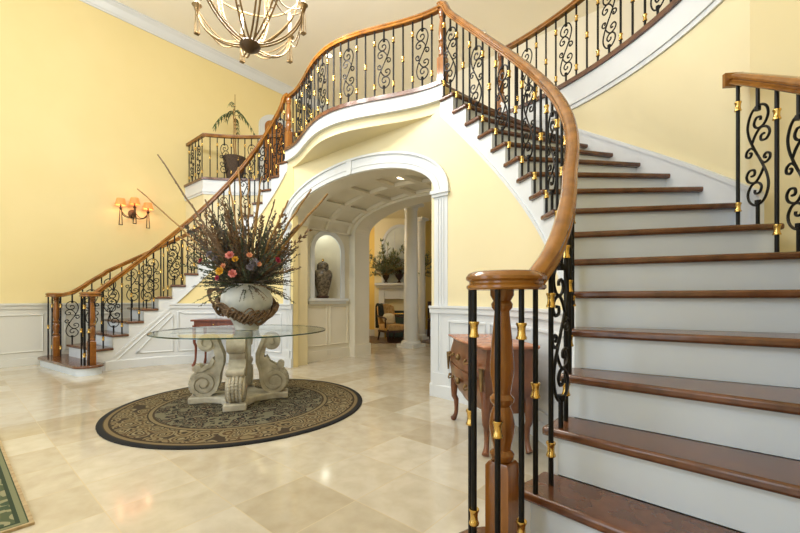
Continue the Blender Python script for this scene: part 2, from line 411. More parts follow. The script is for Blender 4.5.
def newel(t, p, z0, z1):
    h = z1-z0; k = h/0.9
    mb = MB(); w = .041; b = .31*k
    R = []
    for z, ww in ((0,w),(b-.012,w),(b,w-.008)):
        R.append([(x*ww, y*ww, z) for x, y in ((-1,-1),(1,-1),(1,1),(-1,1))])
    mb.rings(R)
    pr = [(.030,b-.004),(.046,b+.012),(.048,b+.026),(.034,b+.040),(.038,b+.06),(.049,b+.10),(.050,b+.13),(.042,b+.17),(.032,b+.19),(.046,b+.205),(.048,b+.218),(.034,b+.232),
          (.036,b+.25),(.046,b+.30),(.047,b+.34),(.040,b+.42),(.032,b+.49),(.029,b+.52),(.040,b+.532),(.042,b+.545),(.034,b+.556),(.046,b+.575),(.046,.9)]
    mb.lathe([(r, min(z, .9)*1 if False else z*1.0) for r, z in [(r*.86, b+(z-b)*((h-b)/(.9-b)) if z > b else z) for r, z in pr]], n=18)
    o = obj('newel_post', mb, 'newel', t.e, None, 40)
    o.location = (p[0]-t.loc[0], p[1]-t.loc[1], z0-t.loc[2]); return o
def tang(f, q, s, e=.05):
    a = f(q-e, 0, s); b = f(q+e, 0, s); return (b[0]-a[0], b[1]-a[1])
def volute(c, s, r, z, start):
    """spiral rail end around newel centre c; the rail comes in at c + (r,0) heading -v"""
    P = []
    for i in range(1, 40):
        a = -i/39*radians(470); rr = r*(1-0.62*i/39)
        P.append((s*(c[0]+rr*cos(a)), c[1]+rr*sin(a), z))
    return P
def flight_rail_z(q): return RISE*q-Z0+RC

def inner_balustrade(s):
    NC = NCS[s]
    if s > 0: t = T('stair_balustrade', 'big wood handrail with black iron balusters sweeping up from the right foreground volute', 'balustrade', (NC[0], NC[1], tz(1)))
    else: t = T('stair_balustrade', 'balustrade on the foyer side of the distant left staircase', 'balustrade', (-NC[0], NC[1], tz(1)))
    OF = lambda q: .052 if q < 2.6 else -.006 if q > 8 else (.052-.070*(q-2.6)/2.4 if q < 5 else -.018+.012*(q-5)/3)
    P = [(*IN(q, -.006, s), z) for q, z in ((18.25, LRAIL), (18.0, LRAIL-.004), (17.75, LRAIL-.035), (17.5, flight_rail_z(17.5)+.01))]
    for q in frange(17.2, 3.0, 70): P.append((*IN(q, OF(q), s), flight_rail_z(q)))
    for q in (2.8,2.65,2.5,2.35,2.2): P.append((*IN(q, OF(q), s), max(RAILZ+(q-2.2)*.04, flight_rail_z(q)+.006*(3-q))))
    e = IN(2.05, OF(2), 1); P.append((s*e[0], e[1], RAILZ))
    P.append((s*(NC[0]+.108), NC[1]+.03, RAILZ))
    P.append((s*(NC[0]+.105), NC[1], RAILZ))
    P += volute(NC, s, .110, RAILZ, 0)
    mb = MB().sweep(P, RP)
    mb.lathe([(.05,-.030),(.062,-.030),(.064,.014),(.05,.0285),(.0,.0295)], (s*NC[0], NC[1], RAILZ), 16)
    t.part('handrail', mb, 'rail', 35)
    newel(t, (s*NC[0], NC[1]), tz(1), RAILZ-.028)
    for a, kd in ((-30,'A'),(-72,'B'),(236,'A'),(206,'B')):
        bar(t, (s*(NC[0]+.104*cos(radians(a))), NC[1]+.104*sin(radians(a))), tz(1), RAILZ-.026, kd)
    j = 0
    for k in range(2, 18):
        for q in ((k+.12, k+.62) if k < 3 else (k+.22, k+.72) if k < 4 else (k+.30, k+.80)):
            p = IN(q, OF(q), s); zt = max(flight_rail_z(q), RAILZ if q < 3 else 0)-.026; kd = 'BAPA'[j % 4]; j += 1
            if kd == 'P': panel(t, p, tz(k), zt, tang(IN, q, s))
            else: bar(t, p, tz(k), zt, kd)
    return t
inner_balustrade(1); inner_balustrade(-1)

KE = 8.72    # where the outer rail stops against the stair wall
def outer_balustrade(s):
    NO = NOS[s]
    if s > 0: t = T('stair_balustrade', 'short balustrade at the right picture edge, on the lower treads beside the pale wall', 'balustrade', (NO[0], NO[1], tz(1)))
    else: t = T('stair_balustrade', 'balustrade on the wall side of the distant left staircase, with the leftmost newel', 'balustrade', (-NO[0], NO[1], tz(1)))
    OFF = -.085
    P = []
    e = OUT(KE+.12, OFF, s)
    P.append((e[0], e[1], flight_rail_z(KE+.12)+.01))
    for q in frange(KE, 3.0, 40): P.append((*OUT(q, OFF, s), flight_rail_z(q)+.02))
    for q in (2.8,2.6,2.4,2.2): P.append((*OUT(q, OFF, s), max(RAILZ, flight_rail_z(q)+.01)))
    P.append((s*(NO[0]-.105), NO[1]+.06, RAILZ)); P.append((s*(NO[0]-.105), NO[1], RAILZ))
    n = len(P)
    for i in range(1, 40):
        a = pi+i/39*radians(470); rr = .105*(1-0.62*i/39)
        P.append((s*(NO[0]+rr*cos(a)), NO[1]+rr*sin(a), RAILZ))
    mb = MB().sweep(P, RP)
    mb.lathe([(.05,-.030),(.062,-.030),(.064,.014),(.05,.0285),(.0,.0295)], (s*NO[0], NO[1], RAILZ), 16)
    d = tang(OUT, KE, s); h = math.hypot(*d); d = (d[0]/h, d[1]/h)
    mb.obox((e[0]+d[0]*.006, e[1]+d[1]*.006), d, (-d[1], d[0]), .012, .048, P[0][2]-.038, P[0][2]+.040)
    t.part('handrail', mb, 'rail', 35)
    newel(t, (s*NO[0], NO[1]), tz(1), RAILZ-.028)
    for a, kd in ((160,'A'),(246,'B'),(-18,'A'),(28,'B')):
        bar(t, (s*(NO[0]+.104*cos(radians(a))), NO[1]+.104*sin(radians(a))), tz(1), RAILZ-.026, kd)
    for k in range(2, 9):
        for q, kd in ((k+.2,'P'),(k+.72,'A')):
            if q > KE+.05: continue
            p = OUT(q, OFF, s); zt = max(flight_rail_z(q)+.02, RAILZ if q < 3 else 0)-.026
            if kd == 'P': panel(t, p, tz(k), zt, tang(OUT, q, s), 1.15)
            else: bar(t, p, tz(k), zt, kd)
outer_balustrade(1); outer_balustrade(-1)

BE = IN(18.05, 0.0)[0]
def bridge(u, d=0.0):
    x = max(-1, min(1, u/1.36)); return (u, 1.545-.33*cos(pi*x/2)**2+d)
def path_len(P):
    L = [0]
    for a, b in zip(P, P[1:]): L.append(L[-1]+(Vector(b)-Vector(a)).length)
    return L
def along(P, L, d):
    for i in range(len(P)-1):
        if L[i+1] >= d or i == len(P)-2:
            f = (d-L[i])/max(1e-9, L[i+1]-L[i]); a, b = Vector(P[i]), Vector(P[i+1]); t = b-a
            return a+(b-a)*f, t
def run_balusters(t, P, z0, z1, gap, seq, pad=.09):
    L = path_len(P); n = max(2, int(round((L[-1]-2*pad)/gap)))
    for i in range(n+1):
        p, d = along(P, L, pad+(L[-1]-2*pad)*i/n); kd = seq[i % len(seq)]
        if kd == 'P': panel(t, p, z0, z1, d)
        else: bar(t, p, z0, z1, kd)
def bridge_balustrade():
    t = T('landing_balustrade', 'bowed balustrade of iron scrolls on the landing over the white arch', 'balustrade', (0, 1.25, LAND))
    P = [(*bridge(u, .03), 0) for u in frange(-1.33, 1.33, 50)]
    t.part('handrail', MB().sweep([(x, y, LRAIL) for x, y, _ in P], RP), 'rail', 35)
    for s in (-1, 1): newel(t, (s*1.335, 1.575), LAND, LRAIL-.02)
    run_balusters(t, [(x, y) for x, y, _ in P], LAND, LRAIL-.026, .108, 'BAPA', .12)
bridge_balustrade()
GK = 8.85
def gallery_path(s):
    P = [OUT(q, .05, s) for q in frange(18.3, GK, 60)]
    return P+[(s*4.38, P[-1][1]+.0)]
def gallery_balustrade(s):
    P = gallery_path(s)
    if s > 0: t = T('gallery_balustrade', 'curved upper balustrade along the top right, above the pale stair wall', 'balustrade', (*P[0], LAND))
    else: t = T('gallery_balustrade', 'upper balustrade by the potted plant on the left gallery', 'balustrade', (*P[0], LAND))
    t.part('handrail', MB().sweep([(x, y, LRAIL+.02) for x, y in P], RP), 'rail', 35)
    newel(t, (P[0][0], P[0][1]), LAND, LRAIL)
    run_balusters(t, P[:-1], LAND, LRAIL-.008, .118, 'BAPA', .10)
    run_balusters(t, P[-2:], LAND, LRAIL-.008, .13, 'APAP', .08)
gallery_balustrade(1); gallery_balustrade(-1)

# ------------------------------------------------------------------ the setting
CEIL = 5.95; WL = 4.4; FV = -4.6; BV = 5.6; AV = 1.575
struct('floor', MB().box(-6.0, 4.7, FV-.2, 8.4, -.12, 0), 'floor')
struct('wall_left', MB().box(-WL-.15, -WL, FV, BV, 0, CEIL), 'yellow')
struct('wall_right', MB().box(WL, WL+.15, FV, BV, 0, CEIL), 'yellow')
struct('wall_back', MB().box(-WL, WL, BV, BV+.15, LAND, CEIL), 'cream')
struct('ceiling', MB().box(-WL-.15, WL+.15, FV-.15, BV+.15, CEIL, CEIL+.12), 'cream')
# crown mouldings
CP = [(0,-.19),(.018,-.19),(.025,-.17),(.04,-.155),(.085,-.07),(.12,-.035),(.13,-.02),(.15,-.015),(.15,0),(0,0)]
def crown(a, b, n, name):
    d = Vector((b[0]-a[0], b[1]-a[1])).normalized()
    R = [[(p[0]+n[0]*x, p[1]+n[1]*x, CEIL+z) for x, z in CP] for p in (a, b)]
    struct(name, MB().rings(R), 'white')
crown((-WL,FV),(-WL,BV),(1,0),'trim_1')

# front wall with its entry windows (behind the camera)
mb = MB(); ops = [(-3.9,-2.5,.35,2.7),(-1.0,1.0,0.0,2.7),(2.5,3.9,.35,2.7),(-1.6,1.6,3.3,5.3),(-3.9,-2.5,3.3,5.0),(2.5,3.9,3.3,5.0)]
xs = sorted({-WL, WL, *[o[0] for o in ops], *[o[1] for o in ops]}); zs = sorted({0, CEIL, *[o[2] for o in ops], *[o[3] for o in ops]})
for i in range(len(xs)-1):
    for j in range(len(zs)-1):
        x, z = (xs[i]+xs[i+1])/2, (zs[j]+zs[j+1])/2
        if not any(o[0] < x < o[1] and o[2] < z < o[3] for o in ops): mb.box(xs[i], xs[i+1], FV-.2, FV, zs[j], zs[j+1])
struct('wall_front', mb, 'yellow')
for n, o in enumerate(ops):
    f = MB(); x0, x1, z0, z1 = o; w = .06
    f.box(x0,x0+w,FV-.14,FV-.06,z0,z1).box(x1-w,x1,FV-.14,FV-.06,z0,z1).box(x0+w,x1-w,FV-.14,FV-.06,z0,z0+w).box(x0+w,x1-w,FV-.14,FV-.06,z1-w,z1)
    for i in (1,2): f.box(x0+(x1-x0)*i/3-.012, x0+(x1-x0)*i/3+.012, FV-.12, FV-.08, z0+w, z1-w)
    for i in (1,2,3): f.box(x0+w, x1-w, FV-.118, FV-.082, z0+(z1-z0)*i/4-.012, z0+(z1-z0)*i/4+.012)
    wdw = struct('window_%d' % (n+1), f, 'white')
    g = obj('window_pane', MB().box(x0+w, x1-w, FV-.103, FV-.097, z0+w, z1-w), 'pane', wdw)

# second-storey slab with the stair openings
def slab_poly():
    R = [OUT(q, .03) for q in frange(18.0, GK, 40)]; L = [OUT(q, .03, -1) for q in frange(18.0, GK, 40)]
    c = R[-1]
    P = [(WL, 3.3), (-WL, 3.3), (-WL, c[1])] + L[::-1] + [IN(18.0, 0.02, -1)] + [bridge(u, .02) for u in frange(-1.34, 1.34, 40)] + [IN(18.0, 0.02)] + R + [(WL, c[1])]
    return P
SP = slab_poly()
struct('floor_upper', MB().prism(SP, 2.86, LAND-.042), 'pale')
struct('floor_gallery', MB().box(-6, 4.7, 3.28, 8.4, 3.06, LAND-.042), 'pale')
# wooden edging and white fascia of the landing and galleries
edge = [bridge(u) for u in frange(-1.36, 1.36, 60)]
def strip(P, z0, z1, o0, o1, nm, mat, smooth=35):
    R = []
    for i, p in enumerate(P):
        a = P[max(0, i-1)]; b = P[min(len(P)-1, i+1)]; t = Vector((b[0]-a[0], b[1]-a[1])).normalized(); n = (t.y, -t.x)
        q0 = (p[0]+n[0]*o0, p[1]+n[1]*o0); q1 = (p[0]+n[0]*o1, p[1]+n[1]*o1)
        R.append([(*q0, z0), (*q1, z0), (*q1, z1), (*q0, z1)])
    return struct(nm, MB().rings(R), mat, smooth)
strip(edge, LAND-.042, LAND, -.12, .03, 'trim_4', 'tread')
strip(edge, LAND-.165, LAND-.042, -.04, .012, 'trim_5', 'white')
strip(edge, LAND-.19, LAND-.165, -.04, .026, 'trim_6', 'white')
n = 7
for s in (1, -1):
    P = [OUT(q, 0.0, s) for q in frange(18.1, GK, 60)]; c = P[-1]; P += [(s*WL, c[1])]
    sg = 1 if s > 0 else -1
    def st(z0, z1, o0, o1, mat):
        global n
        a, b = (o0*sg, o1*sg)
        strip(P, z0, z1, min(a,b), max(a,b), 'trim_%d' % n, mat); n += 1
    st(LAND-.042, LAND, -.16, .035, 'tread')
    st(LAND-.22, LAND-.042, -.04, .012, 'white')
    st(LAND-.26, LAND-.22, -.04, .03, 'white')
    st(LAND-.30, LAND-.26, -.04, .016, 'white')
# gallery floors (carpet) on top of the slab
struct('floor_landing', MB().prism([(x*.995, y+.06) for x, y in SP], LAND-.0415, LAND-.004), 'farrug')
# stair walls
for s in (1, -1):
    R = []
    for q in frange(GK, 17.0, 50):
        a = OUT(q, 0.001, s); b = OUT(q, .12, s); R.append([(*a,0),(*b,0),(*b,2.9),(*a,2.9)])
    struct('wall_stair_'+SIDE[s], MB().rings(R), 'pale', 35)
    c = OUT(GK, 0, s); x0, x1 = sorted((c[0], s*WL))
    struct('wall_return_'+SIDE[s], MB().box(x0, x1, c[1], c[1]+.12, 0, 2.9), 'pale')
    # panelled wall under the lower wall-side treads
    R = []
    for q in frange(1.9, 8.8, 30):
        zt = max(.05, tz(int(q))-.04) if q < 8.7 else 1.3
        a = OUT(q, -.05, s); b = OUT(q, -.02, s); R.append([(*a,0),(*b,0),(*b,RISE*q-Z0-.22 if q > 2.3 else .1),(*a,RISE*q-Z0-.22 if q > 2.3 else .1)])
    struct('wall_understair_'+SIDE[s], MB().rings(R), 'white', 35)
    # curved foyer wall under the flight
    R = []
    for q in frange(2.2, 18.9, 70):
        zt = min(RISE*q-Z0-.33, 2.9); zt = max(zt, .06)
        a = IN(q, .012, s); b = IN(q, .10, s); R.append([(*a,0),(*b,0),(*b,zt),(*a,zt)])
    struct('wall_foyer_'+SIDE[s], MB().rings(R), 'yellow' if s < 0 else 'pale', 35)
    # white wainscot on it
    R = []
    for q in frange(2.2, 18.9, 70):
        zt = max(.05, min(RISE*q-Z0-.345, .90))
        a = IN(q, -.004, s); b = IN(q, .02, s); R.append([(*a,0),(*b,0),(*b,zt),(*a,zt)])
    struct('wall_wainscot_'+SIDE[s], MB().rings(R), 'white', 35)
    P = [(*IN(q, -.012, s), .89) for q in frange(6.95, 18.9, 60)]
    struct('trim_%d' % n, MB().sweep(P, [(-.02,-.05),(.02,-.05),(.02,.028),(-.02,.028)] if False else [(-.012,-.05),(.012,-.05),(.012,-.01),(.026,.002),(.026,.022),(-.026,.022),(-.026,.002),(-.012,-.01)]), 'white'); n += 1
    P = [(*IN(q, -.010, s), .065) for q in frange(2.6, 18.9, 60)]
    struct('baseboard_'+SIDE[s], MB().sweep(P, [(-.012,-.065),(.012,-.065),(.012,.05),(.004,.065),(-.004,.065),(-.012,.05)]), 'white')
    # panel mouldings
    def mould(pts):
        """closed outline in (k, z) on the curved wall"""
        pp = []
        for i in range(len(pts)):
            a, b = pts[i], pts[(i+1) % len(pts)]
            for j in range(8): pp.append((a[0]+(b[0]-a[0])*j/8, a[1]+(b[1]-a[1])*j/8))
        return MB().tube([(*IN(q, -.008, s), z) for q, z in pp], .013, 5, loop=True)
    zl = lambda q: RISE*q-Z0-.345
    for pts in ([(4.6,.20),(7.2,.20),(7.2,zl(7.2)-.15)], [(7.6,.20),(10.6,.20),(10.6,.76),(8.1,.76),(7.6,zl(7.6)-.17)], [(11.0,.20),(14.2,.20),(14.2,.76),(11.0,.76)], [(14.6,.20),(17.4,.20),(17.4,.76),(14.6,.76)]):
        struct('trim_%d' % n, mould(pts), 'white', 60); n += 1
    P = [(*IN(q, -.008, s), zl(q)-.07) for q in frange(3.2, 7.0, 20)]
    struct('trim_%d' % n, MB().tube(P, .012, 5), 'white', 60); n += 1

# left wall wainscot
struct('wall_wainscot_side', MB().box(-WL, -WL+.02, FV, OUT(GK)[1], 0, .88), 'offwhite')
struct('trim_%d' % n, MB().box(-WL, -WL+.035, FV, OUT(GK)[1], .83, .885).box(-WL, -WL+.055, FV, OUT(GK)[1], .885, .915), 'offwhite'); n += 1
struct('baseboard_side', MB().box(-WL, -WL+.035, FV, OUT(GK)[1], 0, .11), 'offwhite')
for v0 in (-3.3, -2.35, -1.4, -.42, .56):
    a, b = v0, v0+.72
    struct('trim_%d' % n, MB().tube([(-WL+.022, y, z) for y, z in ((a,.20),(b,.20),(b,.74),(a,.74))], .014, 6, loop=True), 'offwhite'); n += 1

# arch wall, vaulted passage, second arch
HW, SPR, RI = 1.262, 2.06, 0.445
def arc(hw, rise, spr=SPR, m=36):
    return [(-hw*cos(pi*i/m), spr+rise*sin(pi*i/m)**0.92 if 0 < i < m else spr) for i in range(m+1)]
def arch_wall(hw, rise, y0, y1, x0, x1, ztop, name, mat):
    mb = MB(); A = arc(hw, rise)
    mb.box(x0, -hw, y0, y1, 0, SPR).box(hw, x1, y0, y1, 0, SPR)
    for (xa, za), (xb, zb) in zip([(x0, SPR)]+A, A+[(x1, SPR)]):
        if xb-xa < 1e-6: continue
        mb.add([(xa,y0,za),(xb,y0,zb),(xb,y0,ztop),(xa,y0,ztop),(xa,y1,za),(xb,y1,zb),(xb,y1,ztop),(xa,y1,ztop)], [(0,1,2,3),(7,6,5,4),(0,4,5,1),(3,2,6,7)])
    return struct(name, mb, mat)
arch_wall(HW, RI, AV, AV+.28, -1.46, 1.46, 2.87, 'wall_arch', 'pale')
arch_wall(1.30, .43, 2.86, 3.20, -1.7, 1.7, 2.87, 'wall_passage', 'vault')
# casing around the arch: band, pilasters, imposts, keystone joint
def arch_band(hw0, r0, hw1, r1, y0, y1, nm, mat):
    A = arc(hw0, r0); B = arc(hw1, r1)
    return struct(nm, MB().rings([[(a[0],y0,a[1]),(b[0],y0,b[1]),(b[0],y1,b[1]),(a[0],y1,a[1])] for a, b in zip(A, B)]), mat, 30)
arch_band(HW-.006, RI-.006, HW+.15, RI+.15, AV-.035, AV+.02, 'trim_%d' % n, 'white'); n += 1
arch_band(HW+.15, RI+.15, HW+.175, RI+.175, AV-.055, AV+.02, 'trim_%d' % n, 'white'); n += 1
arch_band(HW+.05, RI+.05, HW+.06, RI+.06, AV-.042, AV-.02, 'trim_%d' % n, 'white'); n += 1
arch_band(HW-.012, RI-.012, HW+.004, RI+.004, AV-.01, AV+.29, 'trim_%d' % n, 'vault'); n += 1
mb = MB()
for s in (-1, 1):
    x0, x1 = sorted((s*(HW-.006), s*(HW+.155)))
    mb.box(x0, x1, AV-.035, AV+.02, .24, SPR-.06)
    mb.box(x0-.012, x1+.012, AV-.05, AV+.02, 0, .24)
    mb.box(x0-.015, x1+.015, AV-.055, AV+.02, SPR-.06, SPR-.03).box(x0-.028, x1+.028, AV-.07, AV+.02, SPR-.03, SPR+.005)
    for i in (.3, .5, .7): mb.box(x0+(x1-x0)*i-.006, x0+(x1-x0)*i+.006, AV-.041, AV-.03, .26, SPR-.08)
struct('trim_%d' % n, mb, 'white'); n += 1
struct('trim_%d' % n, MB().add([(-.035,AV-.05,SPR+RI-.01),(.035,AV-.05,SPR+RI-.01),(.048,AV-.05,SPR+RI+.165),(-.048,AV-.05,SPR+RI+.165),(-.035,AV,SPR+RI-.01),(.035,AV,SPR+RI-.01),(.048,AV,SPR+RI+.165),(-.048,AV,SPR+RI+.165)],
       [(0,1,2,3),(7,6,5,4),(0,4,5,1),(3,2,6,7),(0,3,7,4),(1,5,6,2)]), 'white'); n += 1
# passage side walls; the left one holds the arched niche
PV0, PV1, PU = AV+.28, 2.86, 1.42
struct('wall_passage_right', MB().box(PU, PU+.12, PV0, PV1, 0, SPR+.05), 'vault')
NV, NR, NS0, NS1 = 2.36, .27, .99, 1.74
def niche_wall():
    mb = MB(); x = -PU
    mb.add([(x,PV0,0),(x,PV1,0),(x,PV1,NS0),(x,PV0,NS0)], [(0,1,2,3)])
    mb.add([(x,PV0,NS0),(x,NV-NR,NS0),(x,NV-NR,NS1),(x,PV0,NS1)], [(0,1,2,3)])
    mb.add([(x,NV+NR,NS0),(x,PV1,NS0),(x,PV1,NS1),(x,NV+NR,NS1)], [(0,1,2,3)])
    A = [(NV-NR*cos(pi*i/16), NS1+NR*sin(pi*i/16)) for i in range(17)]; zt = SPR+.12
    pts = [(PV0, NS1)]+A+[(PV1, NS1)]
    for (a, za), (b, zb) in zip(pts, pts[1:]):
        mb.add([(x,a,za),(x,b,zb),(x,b,zt),(x,a,zt)], [(0,1,2,3)])
    # recess: half round back with a quarter dome
    R = []
    for i in range(13):
        t = pi*i/12
        R.append((x-.26*sin(t), NV-NR*cos(t)))
    for (xa, ya), (xb, yb) in zip(R, R[1:]): mb.add([(xa,ya,NS0),(xb,yb,NS0),(xb,yb,NS1),(xa,ya,NS1)], [(0,1,2,3)])
    rows = []
    for j in range(9):
        e = pi/2*j/8
        rows.append([(x-.26*sin(pi*i/12)*cos(e), NV-NR*cos(pi*i/12)*cos(e) , NS1+NR*sin(e)) for i in range(13)])
    mb.rings(rows, closed=False)
    mb.add([(a, b, NS0) for a, b in R], [tuple(range(13))])
    return mb
struct('wall_niche', niche_wall(), 'vault', 30)
mb = MB()
A = [(NV-NR, NS0)]+[(NV-NR*cos(pi*i/20), NS1+NR*sin(pi*i/20)) for i in range(21)]+[(NV+NR, NS0)]
Bq = [(NV-NR-.08, NS0)]+[(NV-(NR+.08)*cos(pi*i/20), NS1+(NR+.08)*sin(pi*i/20)) for i in range(21)]+[(NV+NR+.08, NS0)]
mb.rings([[(-PU-.02,a[0],a[1]),(-PU+.022,a[0],a[1]),(-PU+.03,b[0],b[1]),(-PU-.02,b[0],b[1])] for a, b in zip(A, Bq)])
struct('trim_%d' % n, mb, 'white', 30); n += 1
struct('trim_%d' % n, MB().box(-PU-.01, -PU+.06, NV-NR-.14, NV+NR+.14, NS0-.045, NS0-.002).box(-PU-.01, -PU+.035, NV-NR-.11, NV+NR+.11, NS0-.09, NS0-.045), 'white', None, .006); n += 1
for a, b, z0, z1 in ((PV0+.10,NV-.02,.24,.86),(NV+.05,PV1-.08,.24,.86)):
    struct('trim_%d' % n, MB().tube([(-PU+.006, y, z) for y, z in ((a,z0),(b,z0),(b,z1),(a,z1))], .014, 6, loop=True), 'vault'); n += 1
struct('baseboard_passage', MB().box(-PU, -PU+.022, PV0, PV1, 0, .16), 'vault')
# vault with raised coffer ribs
VA = arc(PU, .50)
rows = [[(x, y, z) for x, z in VA] for y in (PV0, PV1)]
struct('ceiling_vault', MB().rings(rows, closed=False), 'vault', 40)
mb = MB()
for y in (PV0+.03, (PV0+PV1)/2, PV1-.03):
    A = arc(PU-.004, .496); B = arc(PU-.05, .452)
    mb.rings([[(a[0],y-.055,a[1]),(b[0],y-.04,b[1]),(b[0],y+.04,b[1]),(a[0],y+.055,a[1])] for a, b in zip(A, B)])
A = arc(PU-.004, .496); B = arc(PU-.05, .452)
for i in (0, 4, 9, 14, 18, 22, 27, 32, 36):
    i0, i1 = max(0, i-.5), min(36, i+.5)
    def at(Z, q):
        j = int(q); f = q-j; j2 = min(36, j+1); return (Z[j][0]*(1-f)+Z[j2][0]*f, Z[j][1]*(1-f)+Z[j2][1]*f)
    a0, a1, b0, b1 = at(A,i0), at(A,i1), at(B,i0), at(B,i1)
    mb.rings([[(a0[0],y,a0[1]),(b0[0],y,b0[1]),(b1[0],y,b1[1]),(a1[0],y,a1[1])] for y in (PV0, PV1)])
struct('trim_%d' % n, mb, 'vault', 40); n += 1
mb = MB()
for s in (-1, 1):
    x0, x1 = sorted((s*1.285, s*1.46)); mb.box(x0, x1, 2.835, 2.865, 0, SPR)
    x0, x1 = sorted((s*1.275, s*1.46)); mb.box(x0, x1, 2.825, 3.215, 0, .2)
struct('trim_%d' % n, mb, 'vault'); n += 1
arch_band(1.288, .418, 1.42, .50, 2.835, 2.87, 'trim_%d' % n, 'vault'); n += 1

# upper door on the left gallery
DV0, DV1 = 2.98, 3.62
A = [(DV0, LAND-.04)]+[((DV0+DV1)/2-(DV1-DV0)/2*cos(pi*i/16), 4.86+.2*sin(pi*i/16)) for i in range(17)]+[(DV1, LAND-.04)]
dr = struct('door_1', MB().rings([[(x, y, z) for y, z in A] for x in (-WL-.01, -WL+.03)]), 'doorwood', 30)
B = [(DV0-.12, LAND-.04)]+[((DV0+DV1)/2-((DV1-DV0)/2+.12)*cos(pi*i/16), 4.86+.32*sin(pi*i/16)) for i in range(17)]+[(DV1+.12, LAND-.04)]
struct('trim_%d' % n, MB().rings([[(-WL,a[0],a[1]),(-WL+.05,a[0],a[1]),(-WL+.05,b[0],b[1]),(-WL,b[0],b[1])] for a, b in zip(A, B)]), 'white', 30); n += 1

# ------------------------------------------------------------------ far room beyond the passage
CAM = (3.4937638, -1.6579701, 0.98)
FW = (-sin(TH), cos(TH)); RT = (cos(TH), sin(TH))
def cv(x, d): return (CAM[0]+RT[0]*x+FW[0]*d, CAM[1]+RT[1]*x+FW[1]*d)
DW = 10.2
P_ = cv(-3.0, DW); Q_ = cv(3.0, DW)
struct('wall_far_left', MB().box(-5.6, -1.68, 3.2, 3.3, 0, 3.1).box(-5.6, P_[0], 3.2, P_[1], 0, 3.1), 'goldwall')
mb = MB(); a, b, c, d = cv(-3.0,DW), cv(3.0,DW), cv(3.0,DW+.12), cv(-3.0,DW+.12); struct('wall_far_fireplace', mb.prism([a,b,c,d], 0, 3.1), 'goldwall')
struct('wall_far_back', MB().box(Q_[0], 1.7, Q_[1]-.1, Q_[1]+.05, 0, 3.1), 'goldwall')
struct('wall_far_right', MB().box(1.6, 1.7, 3.2, Q_[1], 0, 3.1), 'goldwall')
struct('floor_far', MB().prism([cv(-2.9,8.45), cv(2.9,8.45), cv(2.9,10.15), cv(-2.9,10.15)], .001, .006), 'farwood')
mb = MB().prism([cv(-2.9,10.16),cv(2.9,10.16),cv(2.9,10.2),cv(-2.9,10.2)], .0, .17); struct('baseboard_far', mb, 'white')
# projecting chimney breast
struct('wall_chimney', MB().prism([cv(-.66,9.95),cv(.66,9.95),cv(.66,10.21),cv(-.66,10.21)], 0, 3.07), 'pale')
# header beam over the columns
struct('trim_%d' % n, MB().box(-5.5, 1.6, 4.36, 4.62, 2.93, 3.07), 'vault'); n += 1

# ------------------------------------------------------------------ rugs
RC_ = (.08, .155); RR = 1.085
rug = single('round_rug', MB().lathe([(RR-.035,.001),(RR-.03,.012),(RR-.033,.0125)], (*RC_, 0), 80), 'rug', 'large round floral rug with tan border under the glass table', 'rug', (*RC_, 0))
mb = MB(); mb.rings([[(RC_[0]+r*cos(2*pi*j/80), RC_[1]+r*sin(2*pi*j/80), z) for j in range(80)] for r, z in ((RR-.036,.001),(RR+.004,.001),(RR+.006,.008),(RR-.002,.0135),(RR-.036,.013))], loop=True)
o = obj('binding', mb, 'rugedge', rug, (*RC_, 0), 40); o['label'] = 'black bound edge'
GX, GY = 0.0, -2.205
rug2 = single('entry_rug', MB().box(GX-1.19, GX+1.19, GY-.79, GY+.79, .001, .012), 'rug2', 'green patterned rug cut off at the lower left corner', 'rug', (GX, GY, 0))
mb = MB()
for x0, x1, y0, y1 in ((-1.205,1.205,-.805,-.79),(-1.205,1.205,.79,.805),(-1.205,-1.19,-.79,.79),(1.19,1.205,-.79,.79)): mb.box(GX+x0, GX+x1, GY+y0, GY+y1, .001, .0125)
M['rugtan'] = noisy('tan_rug_binding', (150,128,92), (186,164,124), .95, scale=40)
o = obj('binding', mb, 'rugtan', rug2, (GX, GY, 0)); o['label'] = 'tan bound edge'

